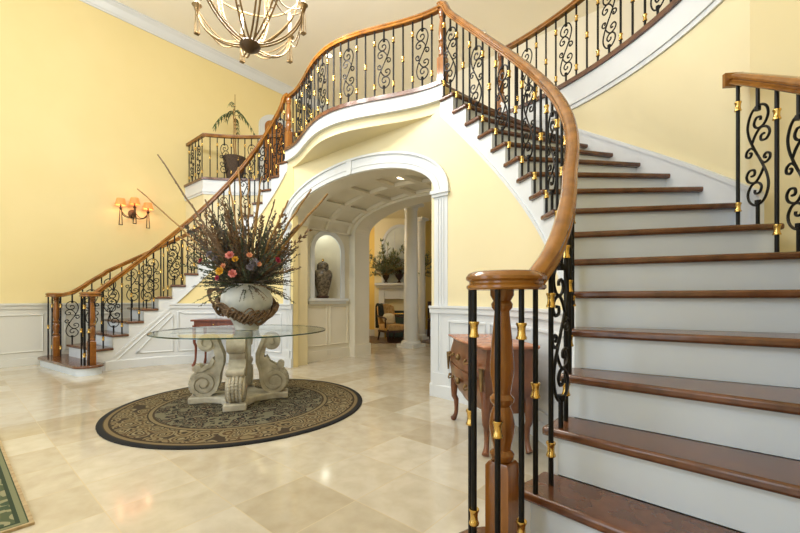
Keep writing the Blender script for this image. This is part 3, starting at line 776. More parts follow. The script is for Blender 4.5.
# ------------------------------------------------------------------ glass table on scrolled stone legs
TC = (-.115, .245); ZT = .668; BC = (-.072, .195); RZ = .0135
t = T('pedestal_table', 'round glass-topped table on four scrolled stone legs, standing on the round rug', 'table', (*TC, RZ))
P = []; A0 = radians(-124)
for k in range(4):
    a = A0+k*pi/2; c, s_ = cos(a), sin(a); hd = .44
    tip = (BC[0]+c*hd, BC[1]+s_*hd); w = .095
    for e in (-1, 1): P.append((tip[0]-s_*w*e, tip[1]+c*w*e))
    b = a+pi/4
    for e in (-.30,-.15,0,.15,.30):
        rr = .215+abs(e)**1.6*.55
        P.append((BC[0]+cos(b+e*1.6)*rr, BC[1]+sin(b+e*1.6)*rr))
t.part('base', MB().prism(P, RZ, RZ+.062), 'stone', 30, .012)
def scroll_leg(a):
    c, s_ = cos(a), sin(a)
    def w(r, q, z): r = r-.022; return (BC[0]+c*r-s_*q, BC[1]+s_*r+c*q, z)
    path = []
    C1 = (.335, .200); C2 = (.330, .575)     # lower and upper volute centres
    for i in range(26):                       # lower spiral, winding outwards and up the inner side
        f = i/25; th = radians(-560+ (560+180)*f); rr = .018+.100*f**.9
        path.append((C1[0]+rr*cos(-th+pi*0)*1.0, C1[1]+rr*sin(-th)*1.0) if False else (C1[0]+rr*cos(th), C1[1]-rr*sin(th)))
    path += [(.205,.30),(.180,.38),(.178,.46)]
    for i in range(22):
        f = i/21; th = radians(180-470*f); rr = .088-.070*f**.9
        path.append((C2[0]-.02+rr*cos(th), C2[1]+rr*sin(th)))
    path = [path[0]]+[p for p in path[1:]]
    mb = MB(); R = []
    for i, p in enumerate(path):
        a_ = path[max(0,i-1)]; b_ = path[min(len(path)-1,i+1)]; tx, tz_ = b_[0]-a_[0], b_[1]-a_[1]; l = math.hypot(tx,tz_) or 1
        nx, nz = -tz_/l, tx/l; th = .017
        hw = .078
        R.append([w(p[0]+nx*th, -hw, p[1]+nz*th), w(p[0]+nx*th, hw, p[1]+nz*th), w(p[0]-nx*th, hw, p[1]-nz*th), w(p[0]-nx*th, -hw, p[1]-nz*th)])
    mb.rings(R)
    # recessed cheeks that fill the volutes
    def disc(cx, cz, r, hw):
        mb.rings([[w(cx+r*cos(2*pi*j/24), q, cz+r*sin(2*pi*j/24)) for j in range(24)] for q in (-hw, hw)])
    disc(C1[0], C1[1], .112, .064); disc(C2[0]-.02, C2[1], .078, .064)
    for cx, cz, r in ((C1[0],C1[1],.028),(C2[0]-.02,C2[1],.022)): disc(cx, cz, r, .080)
    # solid waist between the volutes, bowed inwards
    O = [(.205,.24),(.188,.34),(.180,.42),(.192,.52),(.240,.60),(.275,.585),(.252,.52),(.238,.44),(.255,.375),(.315,.325),(.375,.305),(.36,.27)]
    mb.rings([[w(r, q, z) for r, z in O] for q in (-.060, .060)])
    # small side curl on the outside of the waist
    disc(.392, .345, .034, .072); disc(.392, .345, .014, .080)
    mb.rings([[w(r, q, z) for r, z in ((.240,.42),(.262,.36),(.345,.312),(.395,.315),(.36,.345),(.295,.38),(.262,.44))] for q in (-.072,.072)])
    # carved leaf on the front face of the lower scroll
    for i in range(11):
        f = i/10; th = radians(-60+130*f)
        for q in (-.045, -.015, .015, .045):
            mb.sphere(w(C1[0]+.118*cos(th), q, C1[1]+.118*sin(th)+.008*(1 if abs(q) < .03 else 0)), .019, 6, 4)
    return mb.xf(lambda x, y, z: (x, y, RZ+.060+(z-.082)*(ZT-.008-RZ-.060)/(.668-.082)))
for k in range(4): t.part('scroll_leg', scroll_leg(A0+k*pi/2), 'stone', 35)
GR = .79
top = t.part('glass_top', MB().lathe([(.0001,ZT-.006),(GR-.004,ZT-.006),(GR,ZT-.002),(GR,ZT+.004),(GR-.004,ZT+.008),(.0001,ZT+.008)], (*TC,0), 96), 'glass', 30, label='clear glass disc')
t.part('glass_edge', MB().rings([[(TC[0]+r*cos(2*pi*j/96), TC[1]+r*sin(2*pi*j/96), z) for j in range(96)] for r, z in ((GR-.002,ZT-.005),(GR+.003,ZT-.004),(GR+.003,ZT+.006),(GR-.002,ZT+.007))], loop=True), 'glassrim', 30, parent=top, label='dark green polished edge')
ZG = ZT+.0085

# ------------------------------------------------------------------ vase, wreath, arrangement
VC = (-.09, .27)
prof = [(.098,0),(.108,.004),(.112,.03),(.134,.08),(.182,.15),(.222,.215),(.240,.275),(.235,.335),(.212,.385),(.178,.412),(.166,.425),(.176,.44),(.180,.447),(.163,.447),(.153,.43),(.12,.425)]
single('ceramic_vase', MB().lathe(prof, (*VC, ZG), 36), 'vase', 'bulbous weathered white vase on the glass table', 'vase', (*VC, ZG), 40)
wr = random.Random(5); mb = MB(); AC = math.atan2(-FW[1], -FW[0])
def vr(z):
    z = max(0.0, min(.43, z))
    for (ra, za), (rb, zb) in zip(prof, prof[1:]):
        if za <= z <= zb: return ra+(rb-ra)*(z-za)/max(1e-6, zb-za)
    return .2
for j in range(9):
    ph, ph2 = wr.uniform(0, 6.28), wr.uniform(0, 6.28); q = wr.randint(5, 9); q2 = wr.randint(2, 4); am = wr.uniform(.02, .07); P = []
    for i in range(72):
        a = 2*pi*i/72; zz = .215-.085*cos(a-AC-radians(38))+am*sin(q*a+ph)+.018*sin(q2*a+ph2)
        rr = vr(zz)+.014+am*.9*(1+cos(q*a+ph))*.5+.012*(1+sin(q2*a+ph))*.5
        P.append((VC[0]+rr*cos(a), VC[1]+rr*sin(a), ZG+max(.02, zz)))
    mb.tube(P, wr.uniform(.006, .0105), 5, loop=True)
LD = (-RT[0], -RT[1])
for j in range(4):                 # loose loop standing out on one side
    P = [(VC[0]+LD[0]*(.285+.08*cos(2*pi*i/24)+.008*j), VC[1]+LD[1]*(.285+.08*cos(2*pi*i/24)+.008*j), ZG+.32+.085*sin(2*pi*i/24+.2*j)) for i in range(24)]
    mb.tube(P, .0075, 5, loop=True)
single('vine_wreath', mb, 'vine', 'twisted brown grapevine wreath wrapped around the white vase', 'wreath', (*VC, ZG), 50)

FB = Vector((VC[0], VC[1], ZG+.405))
t = T('flower_arrangement', 'tall dried arrangement of twigs, fronds and bright flowers in the white vase', 'flower arrangement', tuple(FB))
fr = random.Random(21)
def frond(mb, base, d, L, w, nl, curve=.12):
    d = Vector(d).normalized(); side = d.orthogonal().normalized(); P = []
    for i in range(9):
        f = i/8; P.append(base+d*L*f+Vector((0,0,-curve*L*f*f)))
    mb.tube(P, lambda q: .004*(1-q)+.0014, 4)
    for i in range(nl):
        f = .18+.80*i/nl; j = min(7, int(f*8)); p = P[j]+(P[j+1]-P[j])*(f*8-j); td = (P[j+1]-P[j]).normalized()
        a = fr.uniform(0, 6.28); s1 = td.orthogonal().normalized(); s2 = td.cross(s1)
        ld = td*.8+(s1*cos(a)+s2*sin(a))*.62
        mb.leaf(p, ld, (s1*sin(a)-s2*cos(a)), L*w*(1.15-.6*f), L*w*.17)
groups = {'frond': ('frond', MB()), 'frond2': ('frond2', MB()), 'plume': ('plume', MB())}
for i in range(300):
    a = fr.uniform(0, 2*pi); u_ = fr.random()
    el = radians(fr.uniform(-22, 20) if u_ < .27 else fr.uniform(15, 50) if u_ < .6 else fr.uniform(45, 85))
    L = fr.uniform(.24, .44) if el < radians(20) else fr.uniform(.34, .60) if el < radians(48) else fr.uniform(.45, .86)
    d = Vector((cos(a)*cos(el), sin(a)*cos(el), sin(el)))
    b = FB+Vector((cos(a)*.08, sin(a)*.08, .015+fr.uniform(0,.05)))
    key = fr.choice(['frond','frond2','plume','plume'] if el > radians(45) else ['frond','frond','frond2','frond2','plume'])
    frond(groups[key][1], b, d, L, fr.uniform(.055,.10), 30, .13 if el < radians(40) else .05)
for key, (mt, mb) in groups.items():
    o = t.part({'frond':'dark_fronds','frond2':'olive_fronds','plume':'brown_plumes'}[key], mb, mt); o['kind'] = 'stuff'
    o['label'] = {'frond':'dark grey-brown dried fronds','frond2':'dull olive leafy fronds','plume':'brown feathery plumes'}[key]
for i in range(16):
    a = fr.uniform(0, 6.28); el = radians(fr.uniform(42, 84)); d = Vector((cos(a)*cos(el), sin(a)*cos(el), sin(el)))
    mb = MB(); b = FB+Vector((cos(a)*.05, sin(a)*.05, 0)); L = fr.uniform(.50, .85)
    frond(mb, b, d, L, .085, 90, .02)
    t.part('tall_plume', mb, fr.choice(['frond','plume','plume']))
# long branches, given as the picture shows them: (sideways, towards camera, up) of the tip
BR = [(-.85,.05,1.30,'darkstem',.0085),(-1.08,.0,.98,'stem',.0075),(-.70,-.10,.98,'darkstem',.006),(.80,.05,.92,'stem',.011),(.67,.20,.92,'stem',.009),(.44,.1,.84,'stem',.009),(-.07,.05,1.18,'stem',.010),(.02,.0,1.08,'stem',.009),(.12,-.05,1.12,'stem',.009),(-.20,-.05,1.05,'stem',.009),(.17,.1,.95,'stem',.010),(.27,.0,.88,'darkstem',.008),(-.36,.1,.85,'plume',.010),(-.50,.05,.70,'plume',.011),(.52,.05,.62,'plume',.011),(-.62,.1,.50,'plume',.009)]
for x, d_, z, mt, r in BR:
    e = FB+Vector((RT[0]*x-FW[0]*d_, RT[1]*x-FW[1]*d_, z)); b = FB+Vector((RT[0]*x*.06, RT[1]*x*.06, .0)); P = []
    for i in range(13):
        f = i/12; p = b+(e-b)*f+Vector((fr.uniform(-.008,.008), fr.uniform(-.008,.008), .03*sin(pi*f))); P.append(p)
    mb = MB().tube(P, lambda q, r=r: r*1.6*(1-.5*q), 6)
    for i in range(2, 12, 2): mb.sphere(P[i], r*1.35*(1-.5*i/12), 6, 4)
    if mt == 'darkstem':
        for i in range(3, 12):
            for _ in range(3): mb.leaf(P[i], (P[12]-P[0]).normalized()+Vector((fr.uniform(-.5,.5),fr.uniform(-.5,.5),fr.uniform(-.3,.3))), (0,.3,1), .05, .004)
    t.part('branch', mb, mt, 60)
def flower(c, r, mat, nm, rows=3):
    c = Vector(c); out = (c-FB-Vector((0,0,.05))).normalized(); x = out.orthogonal().normalized(); y = out.cross(x); mb = MB()
    mb.sphere(c, r*.45, 8, 6)
    for q in range(rows):
        m = 5+q; tilt = .25+.5*q/(rows-1 or 1)
        for k in range(m):
            a = 2*pi*k/m+q*.5; rd = x*cos(a)+y*sin(a)
            d = (out*(1-tilt)+rd*tilt).normalized(); b = c+rd*r*.12*q-out*r*.3; sd = out.cross(rd)
            L = r*(.95+.12*q); w_ = r*.55
            pts = [b, b+d*L*.5+sd*w_, b+d*L+sd*w_*.6+out*r*.05, b+d*L*1.08, b+d*L-sd*w_*.6+out*r*.05, b+d*L*.5-sd*w_]
            mb.add(pts, [(0,1,2,3,4,5)])
    t.part(nm, mb, mat, 60, label={'pink':'pink open rose','gold':'yellow bloom','magenta':'crimson bloom','mauve':'pale mauve hydrangea sprig','orange':'small peach rose'}[mat])
def fl(px, py, dd, r, mat):
    """flower seen at picture coordinates, dd metres nearer than the vase axis"""
    x = (px-400)/384.744; d = 3.68-dd; return ((CAM[0]+RT[0]*x*d+FW[0]*d, CAM[1]+RT[1]*x*d+FW[1]*d, CAM[2]+(298.94-py)/384.744*d), r, mat)
for px, py, dd, r, mat, nm in ((229.5,255,.30,.036,'pink','rose'),(232.5,273.5,.32,.034,'pink','rose'),(219.5,271,.30,.036,'gold','daffodil'),(235,259,.30,.026,'gold','daffodil'),(217,278,.28,.022,'magenta','carnation'),(201,260,.18,.032,'magenta','carnation'),(278,260,.14,.028,'magenta','carnation'),(254,262,.28,.036,'mauve','hydrangea'),(250,267,.28,.030,'mauve','hydrangea'),(259,264,.26,.022,'orange','rosebud'),(249.5,255,.28,.024,'orange','rosebud'),(223,266,.26,.024,'orange','rosebud'),(209,254,.22,.032,'mauve','hydrangea'),(215,258,.2,.028,'mauve','hydrangea')):
    c, r, m_ = fl(px, py, dd, r*.78, mat); flower(c, r, m_, nm)

# ------------------------------------------------------------------ bombe commode by the right stair wall
FL, FR_ = Vector((1.795,1.03)), Vector((2.385,.489))
ax = (FR_-FL).normalized(); ay = Vector((-ax.y, ax.x))           # along the front, into the wall
cc = (FL+FR_)/2+ay*.15
t = T('bombe_commode', 'small bombe commode with red marble top behind the right newel post', 'commode', (cc.x, cc.y, 0))
def cw(x, y, z): p = cc+ax*x+ay*y; return (p.x, p.y, z)
def ring(hx, hy0, hy1, z, serp):
    P = []
    for i in range(13): x = -hx+2*hx*i/12; P.append((x, -hy0-serp*cos(pi*x/hx/1.0)*.5-serp*.2))
    for i in range(5): P.append((hx+.012*sin(pi*i/4)*0, -hy0+(hy0+hy1)*(i+1)/5))
    for i in range(5): P.append((hx-2*hx*(i+1)/5, hy1))
    for i in range(3): P.append((-hx, hy1-(hy0+hy1)*(i+1)/4))
    return [cw(x, y, z) for x, y in P]
R = []
for z, hx, hy in ((.25,.335,.125),(.30,.350,.14),(.36,.385,.158),(.44,.415,.175),(.52,.420,.178),(.58,.405,.168),(.64,.385,.155),(.665,.385,.155)):
    R.append(ring(hx, hy, .165, z, .03))
t.part('body', MB().rings(R), 'commode', 50)
def dfront(z0, z1):
    rows = []
    for i in range(6):
        z = z0+(z1-z0)*i/5; f = (z-.25)/.415; hx = .34+.075*sin(pi*min(1,f*1.05))*.95; hy = .133+.045*sin(pi*min(1,f*1.05))
        rows.append([cw(x, -hy-.03*cos(pi*x/(hx*1.08))*.5-.012, z) for x in frange(-hx*.86, hx*.86, 15)])
    back = [[(p[0]+ay.x*.012, p[1]+ay.y*.012, p[2]) for p in r] for r in rows]
    mb = MB(); k = len(rows[0])
    mb.rings(rows, closed=False)
    mb.rings([rows[0], back[0]], closed=False).rings([rows[-1], back[-1]], closed=False)
    mb.rings([[r[0] for r in rows], [r[0] for r in back]], closed=False).rings([[r[-1] for r in rows], [r[-1] for r in back]], closed=False)
    return mb
for z0, z1 in ((.315,.475),(.490,.640)):
    d = t.part('drawer', dfront(z0, z1), 'commode', 50)
    for s in (-1, 1):
        zc = (z0+z1)/2; mb = MB()
        mb.tube([cw(s*.20-.045+.09*i/8, -.218-.016*sin(pi*i/8), zc-.018*sin(pi*i/8)) for i in range(9)], .005, 6)
        mb.sphere(cw(s*.20-.045, -.212, zc), .012, 8, 5).sphere(cw(s*.20+.045, -.212, zc), .012, 8, 5)
        t.part('handle', mb, 'bronze', 50, parent=d, label='dull brass bail handle')
    t.part('escutcheon', MB().sphere(cw(0, -.218, (z0+z1)/2), .018, 8, 6, 1.4), 'bronze', 50, parent=d)
R = []
for z, e in ((.666,-.012),(.672,0),(.684,.008),(.69,.004),(.6915,-.004)): R.append(ring(.415+e, .182+e, .185, z, .03))
t.part('marble_top', MB().rings(R), 'redmarble', 50, label='red-brown marble slab')
for sx in (-1, 1):
    for sy in (-1, 1):
        b = (sx*.345, -.130 if sy < 0 else .135)
        o_ = (sx, -1 if sy < 0 else .25); P = []; rr = []
        for i in range(15):
            f = i/14; z = .40*(1-f)
            off = .042*sin(pi*min(1, (1-f)*.95))*(1 if f < .55 else .6)+ (.030*((f-.75)/.25)**2 if f > .75 else 0) - .022*sin(pi*f)
            P.append(cw(b[0]+o_[0]*off, b[1]+o_[1]*off*.7, max(.012, z)))
        mb = MB().tube(P, lambda q: .038-.022*min(1, q*1.35)+(.008*((q-.85)/.15) if q > .85 else 0), 8)
        l = t.part('leg', mb, 'commode', 60)
        if sy < 0: t.part('mount', MB().tube([cw(b[0]+o_[0]*.05, b[1]-.055, .55-.02*i) for i in range(8)], lambda q: .016-.009*q, 8), 'bronze', 60, parent=l, label='gilt corner mount')

# ------------------------------------------------------------------ red-brown side table under the left stair
FLs = Vector((-2.344,.676)); ax2 = Vector((.80,.60)).normalized(); ay2 = Vector((-ax2.y, ax2.x))
c2 = FLs+ax2*.30+ay2*.14
t = T('side_table', 'red-brown side table with cabriole legs, half hidden behind the white vase', 'table', (c2.x, c2.y, 0))
def sw(x, y, z): p = c2+ax2*x+ay2*y; return (p.x, p.y, z)
def sprism(x0, x1, y0, y1, z0, z1): return MB().prism([sw(x0,y0,0)[:2], sw(x1,y0,0)[:2], sw(x1,y1,0)[:2], sw(x0,y1,0)[:2]], z0, z1)
t.part('tabletop', sprism(-.34,.34,-.17,.17,.655,.682), 'redwood', None, .006)
t.part('apron', sprism(-.30,.30,-.145,.145,.565,.655), 'redwood')
d = t.part('drawer', sprism(-.24,.24,-.152,-.140,.578,.645), 'redwood', None, .004)
t.part('knob', MB().sphere(sw(0,-.162,.612), .011, 8, 6), 'brass', 50, parent=d, label='small brass knob')
for sx in (-1, 1):
    for sy in (-1, 1):
        P = []
        for i in range(13):
            f = i/12; off = .022*sin(pi*(1-f)*.9)*(1 if f < .5 else 0.4)+(.022*((f-.8)/.2)**2 if f > .8 else 0)-.018*sin(pi*f)
            P.append(sw(sx*(.29+off), sy*(.135+off), max(.010, .60*(1-f))))
        t.part('leg', MB().tube(P, lambda q: .027-.015*min(1, q*1.3)*.8+(.006 if q > .9 else 0), 8), 'redwood', 60)

# ------------------------------------------------------------------ jar in the niche, outlet
jc = (-PU-.06, NV-.045, NS0)
t = T('ginger_jar', 'dark patterned porcelain jar with lid in the arched niche', 'jar', jc)
t.part('stand', MB().lathe([(.085,0),(.10,.012),(.10,.03),(.085,.045)], jc, 20), 'darkwood', 40)
t.part('body', MB().lathe([(.078,.044),(.082,.06),(.105,.14),(.135,.26),(.152,.36),(.150,.41),(.125,.45),(.095,.465),(.090,.47)], jc, 28), 'jar', 50)
l = t.part('lid', MB().lathe([(.092,.471),(.096,.50),(.092,.545),(.070,.575),(.030,.59),(.012,.595)], jc, 24), 'jar', 50)
t.part('finial', MB().lathe([(.010,.594),(.018,.60),(.022,.618),(.014,.634),(.004,.645)], jc, 12), 'brass', 50, parent=l, label='gilt finial')
t = T('wall_outlet', 'small ivory outlet low on the panelling below the niche', 'outlet', (-PU+.022, NV+.02, .11))
t.part('plate', MB().box(-PU+.022, -PU+.028, NV-.015, NV+.055, .07, .15), 'plastic', None, .003)
for z in (.09, .12): t.part('socket', MB().box(-PU+.0278, -PU+.0295, NV+.005, NV+.035, z, z+.018), 'plastic', None, .002)

# ------------------------------------------------------------------ recessed lights
def downlight(p, label, group=None, r=.075, nrm=(0,0,-1)):
    t = T('recessed_light', label, 'light', p)
    x, y, z = p
    t.part('trim_ring', MB().rings([[(x+rr*cos(2*pi*j/24), y+rr*sin(2*pi*j/24), zz) for j in range(24)] for rr, zz in ((r*.78,z+.004),(r*1.1,z+.004),(r*1.1,z-.006),(r*.86,z-.012))], loop=True), 'white', 40)
    t.part('lens', MB().lathe([(r*.80,-.002),(r*.80,.006)], p, 24), 'lamp', 40, label='glowing lens')
downlight((-2.657, 3.412, CEIL-.006), 'round ceiling light seen between the balusters of the landing')
downlight((.041, 4.832, CEIL-.006), 'round ceiling light just above the right handrail')
downlight((.346, 2.12, 2.535), 'round recessed light in the vault of the arched passage')

# ------------------------------------------------------------------ chandelier
CH = (.15, .17)
t = T('chandelier', 'gilt open basket chandelier with beaded swags at the top of the picture', 'chandelier', (*CH, 3.26))
def cp(a, r, z): return (CH[0]+r*cos(a), CH[1]+r*sin(a), z+.06)
t.part('hub', MB().lathe([(.012,3.25),(.035,3.26),(.085,3.295),(.095,3.32),(.075,3.345),(.03,3.36)], (*CH,0), 20), 'darkbronze', 50, label='dark bronze bottom boss')
t.part('canopy', MB().lathe([(.02,5.86),(.09,5.88),(.11,5.93),(.11,5.948)], (*CH,0), 20), 'bronze', 50)
t.part('chain', MB().tube([(CH[0],CH[1],4.69+1.19*i/40) for i in range(41)], lambda q: .010+.006*(int(q*40) % 2), 6), 'bronze')
t.part('crown', MB().lathe([(.03,4.56),(.10,4.58),(.12,4.62),(.08,4.66),(.02,4.70)], (*CH,0), 20), 'bronze', 50)
BA = TH+pi/2+radians(30)
for k in range(6):
    a = BA+k*pi/3
    # lower arm from the boss out to the candle cup
    for db in (-.022, .022):
        P = [cp(a+db*(1-i/14)*2.2, .06+.43*sin(pi/2*i/14), 3.25+.34*(1-cos(pi/2*i/14))) for i in range(15)]
    mb = MB()
    for db in (-.016, .016):
        P = [tuple(Vector(cp(a, .06+.43*sin(pi/2*i/14), 3.255+.36*(1-cos(pi/2*i/14))))+Vector((-sin(a)*db, cos(a)*db, 0))) for i in range(15)]
        mb.tube(P, .0085, 6)
    t.part('arm', mb, 'bronze', 60)
    # tall basket rib
    mb = MB(); a2 = a+pi/6
    for db in (-.018, .018):
        P = [tuple(Vector(cp(a2, .05+.40*sin(pi*min(1,i/22*.98))**.8, 3.27+1.26*i/22))+Vector((-sin(a2)*db, cos(a2)*db, 0))) for i in range(23)]
        mb.tube(P, .0085, 6)
    for i in range(3, 22):
        mb.sphere(cp(a2, .05+.40*sin(pi*min(1,i/22*.98))**.8, 3.27+1.26*i/22), .010, 6, 4)
    t.part('rib', mb, 'bronze', 60)
    # candle cup, sleeve, bulb, hanging tassel
    p = cp(a, .49, 3.615)
    c_ = t.part('candle_cup', MB().lathe([(.008,-.06),(.020,-.035),(.030,0),(.045,.015),(.03,.03),(.016,.035)], p, 12), 'bronze', 50)
    t.part('candle', MB().lathe([(.014,.034),(.014,.17)], p, 10), 'plastic', 50, parent=c_, label='ivory candle sleeve')
    t.part('bulb', MB().lathe([(.006,.17),(.017,.195),(.014,.225),(.003,.26)], p, 10), 'bulb', 50, parent=c_, label='lit flame bulb')
    mb = MB()
    for x, y in ((-1,-1),(1,-1),(1,1),(-1,1)):
        mb.tube([(p[0]+x*.010, p[1]+y*.010, p[2]-.05),(p[0]+x*.017, p[1]+y*.017, p[2]-.24)], .0035, 5)
    mb.box(p[0]-.021, p[0]+.021, p[1]-.021, p[1]+.021, p[2]-.250, p[2]-.238)
    t.part('tassel', mb, 'bronze')
    for r0, sag, z in ((.49,.13,3.60),(.49,.17,3.575)):
        P = []
        for i in range(17):
            f = i/16; aa = a+pi/3*f; rr = r0*(1-.14*sin(pi*f)*.9)
            P.append(cp(aa, rr, z-sag*sin(pi*f)))
        t.part('bead_swag', MB().tube(P, .0055, 5), 'bronze')
mb = MB().tube([cp(2*pi*i/48, .455, 3.86) for i in range(48)], .009, 6, loop=True)
t.part('ring', mb, 'bronze', 60)

# ------------------------------------------------------------------ wall sconce
SX = -WL; SV = .47
t = T('wall_sconce', 'three-shade bronze wall sconce glowing on the left yellow wall', 'sconce', (SX, SV, 2.45))
t.part('backplate', MB().rings([[(SX+d_, SV+r*.06*cos(2*pi*j/16), 2.46+r*.075*sin(2*pi*j/16)) for j in range(16)] for d_, r in ((.001,1),(.018,1),(.03,.6))]), 'darkbronze', 50)
for dv, dz in ((-.20,.0),(0,.05),(.20,.0)):
    e = (SX+.15, SV+dv, 2.50+dz)
    P = catmull([(SX+.02,SV,2.45),(SX+.07,SV+dv*.35,2.38),(SX+.13,SV+dv*.8,2.40),e], 6)
    arm = t.part('arm', MB().tube(P, .008, 6), 'darkbronze', 60)
    t.part('candle', MB().lathe([(.022,0),(.026,.01),(.011,.018),(.011,.07)], e, 10), 'darkbronze', 50, parent=arm)
    t.part('lamp_shade', MB().rings([[(e[0]+r*cos(2*pi*j/20), e[1]+r*sin(2*pi*j/20), e[2]+z) for j in range(20)] for r, z in ((.082,.055),(.058,.165),(.055,.165),(.079,.055))], loop=True), 'shade', 50, parent=arm, label='lit amber fabric shade')
    mb = MB()
    for x, y in ((-1,-1),(1,-1),(1,1),(-1,1)): mb.tube([(e[0]+x*.008, e[1]+y*.010, e[2]-.0),(e[0]+x*.016, e[1]+y*.022, e[2]-.27)], .0035, 5)
    mb.box(e[0]-.019, e[0]+.019, e[1]-.026, e[1]+.026, e[2]-.278, e[2]-.268)
    t.part('tassel', mb, 'darkbronze', parent=arm)
for a_, b_ in ((-.20, 0), (0, .20)):
    P = [(SX+.15, SV+a_+(b_-a_)*i/12, 2.50-.02-.10*sin(pi*i/12)) for i in range(13)]
    t.part('bead_swag', MB().tube(P, .005, 5), 'darkbronze')

# ------------------------------------------------------------------ potted palm on the left gallery
pc = (-3.46, 1.84, LAND)
t = T('potted_palm', 'slender potted plant in a dark basket on the left gallery', 'potted plant', pc)
t.part('basket', MB().lathe([(.13,.0),(.135,.02),(.165,.2),(.20,.40),(.212,.43),(.205,.445),(.18,.42),(.02,.40)], pc, 24), 'wicker', 50)
pr = random.Random(3)
for dx, h in ((-.03, 1.36),(.04, 1.18)):
    P = [(pc[0]+dx+.012*sin(i*.7), pc[1]+.01*cos(i), pc[2]+.39+(h-.39)*i/10) for i in range(11)]
    t.part('trunk', MB().tube(P, lambda q: .014-.004*q, 6), 'stem', 60)
top_ = Vector((pc[0], pc[1], pc[2]+1.27))
for i in range(8):
    a = 2*pi*i/8+pr.uniform(-.2,.2); up = pr.uniform(.4,1.2); L = pr.uniform(.24,.42); mb = MB()
    d = Vector((cos(a), sin(a), up)); b = top_+Vector((0,0,pr.uniform(-.12,.06))); P = []
    for k in range(8): f = k/7; P.append(b+Vector((d.x*L*f, d.y*L*f, (up*f-1.35*f*f)*L)))
    mb.tube(P, .004, 4)
    for k in range(1, 7):
        td = (P[k+1]-P[k]); sd = Vector((-d.y, d.x, 0))
        for s in (-1, 1): mb.leaf(P[k], td.normalized()+sd*s*.7+Vector((0,0,-.35)), (0,0,1), .10, .013, .3)
    t.part('leaf', mb, 'leaf')
for h in (.08,): t.part('bud_stem', MB().tube([(pc[0]+.01, pc[1], pc[2]+1.2), (pc[0]+.012, pc[1], pc[2]+1.62)], .006, 5), 'stem')

# ------------------------------------------------------------------ far room furniture
def cprism(x0, x1, d0, d1, z0, z1): return MB().prism([cv(x0,d0), cv(x1,d0), cv(x1,d1), cv(x0,d1)], z0, z1)
def column(c, r, ztop, label):
    t = T('column', label, 'column', (*c, 0))
    t.part('plinth', MB().box(c[0]-r*1.45, c[0]+r*1.45, c[1]-r*1.45, c[1]+r*1.45, 0, .07).lathe([(r*1.35,.07),(r*1.4,.09),(r*1.3,.125),(r*1.08,.14)], (*c,0), 28), 'offwhite', 40)
    t.part('shaft', MB().lathe([(r,.14),(r*1.0,ztop*.4),(r*.88,ztop-.16)], (*c,0), 28), 'offwhite', 40)
    t.part('capital', MB().lathe([(r*.88,ztop-.16),(r*1.0,ztop-.13),(r*1.0,ztop-.11),(r*.92,ztop-.10),(r*1.2,ztop-.06)], (*c,0), 28).box(c[0]-r*1.32, c[0]+r*1.32, c[1]-r*1.32, c[1]+r*1.32, ztop-.06, ztop), 'offwhite', 40)
column((-1.384, 4.495), .145, 2.925, 'round white column in front of the far fireplace')
column(cv(.50, 9.25), .105, 2.92, 'slimmer white column behind and just right of the front column')
# mantel
t = T('fireplace', 'white mantelpiece with dark firebox in the far yellow room', 'fireplace', (*cv(0, 9.8), 0))
t.part('pilaster', cprism(-.54,-.40,9.76,9.95,0,1.26), 'white', None, .006); t.part('pilaster', cprism(.40,.54,9.76,9.95,0,1.26), 'white', None, .006)
t.part('frieze', cprism(-.54,.54,9.78,9.95,.98,1.26), 'white', None, .006)
t.part('mantel_shelf', cprism(-.64,.64,9.66,9.95,1.32,1.385), 'white', None, .01)
t.part('mantel_bed', cprism(-.59,.59,9.71,9.95,1.26,1.32), 'white')
t.part('surround', cprism(-.40,.40,9.88,9.95,.68,.98), 'pale').__setitem__('label', 'pale yellow stone surround')
t.part('firebox', cprism(-.40,.40,9.90,9.949,.0,.68), 'firebox', label='dark green firebox')
t = T('fire_screen', 'brass-framed screen in front of the far firebox', 'fire screen', (*cv(0,9.58), 0))
mb = cprism(-.38,.38,9.57,9.585,.60,.63)
for x in (-.37,.37): mb.prism([cv(x-.012,9.57),cv(x+.012,9.57),cv(x+.012,9.585),cv(x-.012,9.585)], .007, .60)
t.part('frame', mb, 'brass'); t.part('mesh', cprism(-.36,.36,9.574,9.58,.03,.60), 'firebox')
# arched panel over the mantel
mb = MB(); A = [(-.42,1.40)]+[(-.42*cos(pi*i/20), 2.30+.42*sin(pi*i/20)*1.25) for i in range(21)]+[(.42,1.40)]
t = T('arched_mirror', 'tall arched pale panel above the far mantelpiece', 'mirror', (*cv(0,9.94), 1.4))
t.part('panel', MB().rings([[(*cv(x,d_),z) for x, z in A] for d_ in (9.925, 9.949)]), 'mirror', 30)
Bf = [(-.48,1.40)]+[(-.48*cos(pi*i/20), 2.30+.48*sin(pi*i/20)*1.25) for i in range(21)]+[(.48,1.40)]
t.part('frame', MB().rings([[(*cv(a[0],9.90),a[1]),(*cv(b[0],9.90),b[1]),(*cv(b[0],9.949),b[1]),(*cv(a[0],9.949),a[1])] for a, b in zip(A, Bf)]), 'white', 30)
for x in (-.14, .14): t.part('muntin', cprism(x-.012,x+.012,9.915,9.93,1.40,2.72), 'white')
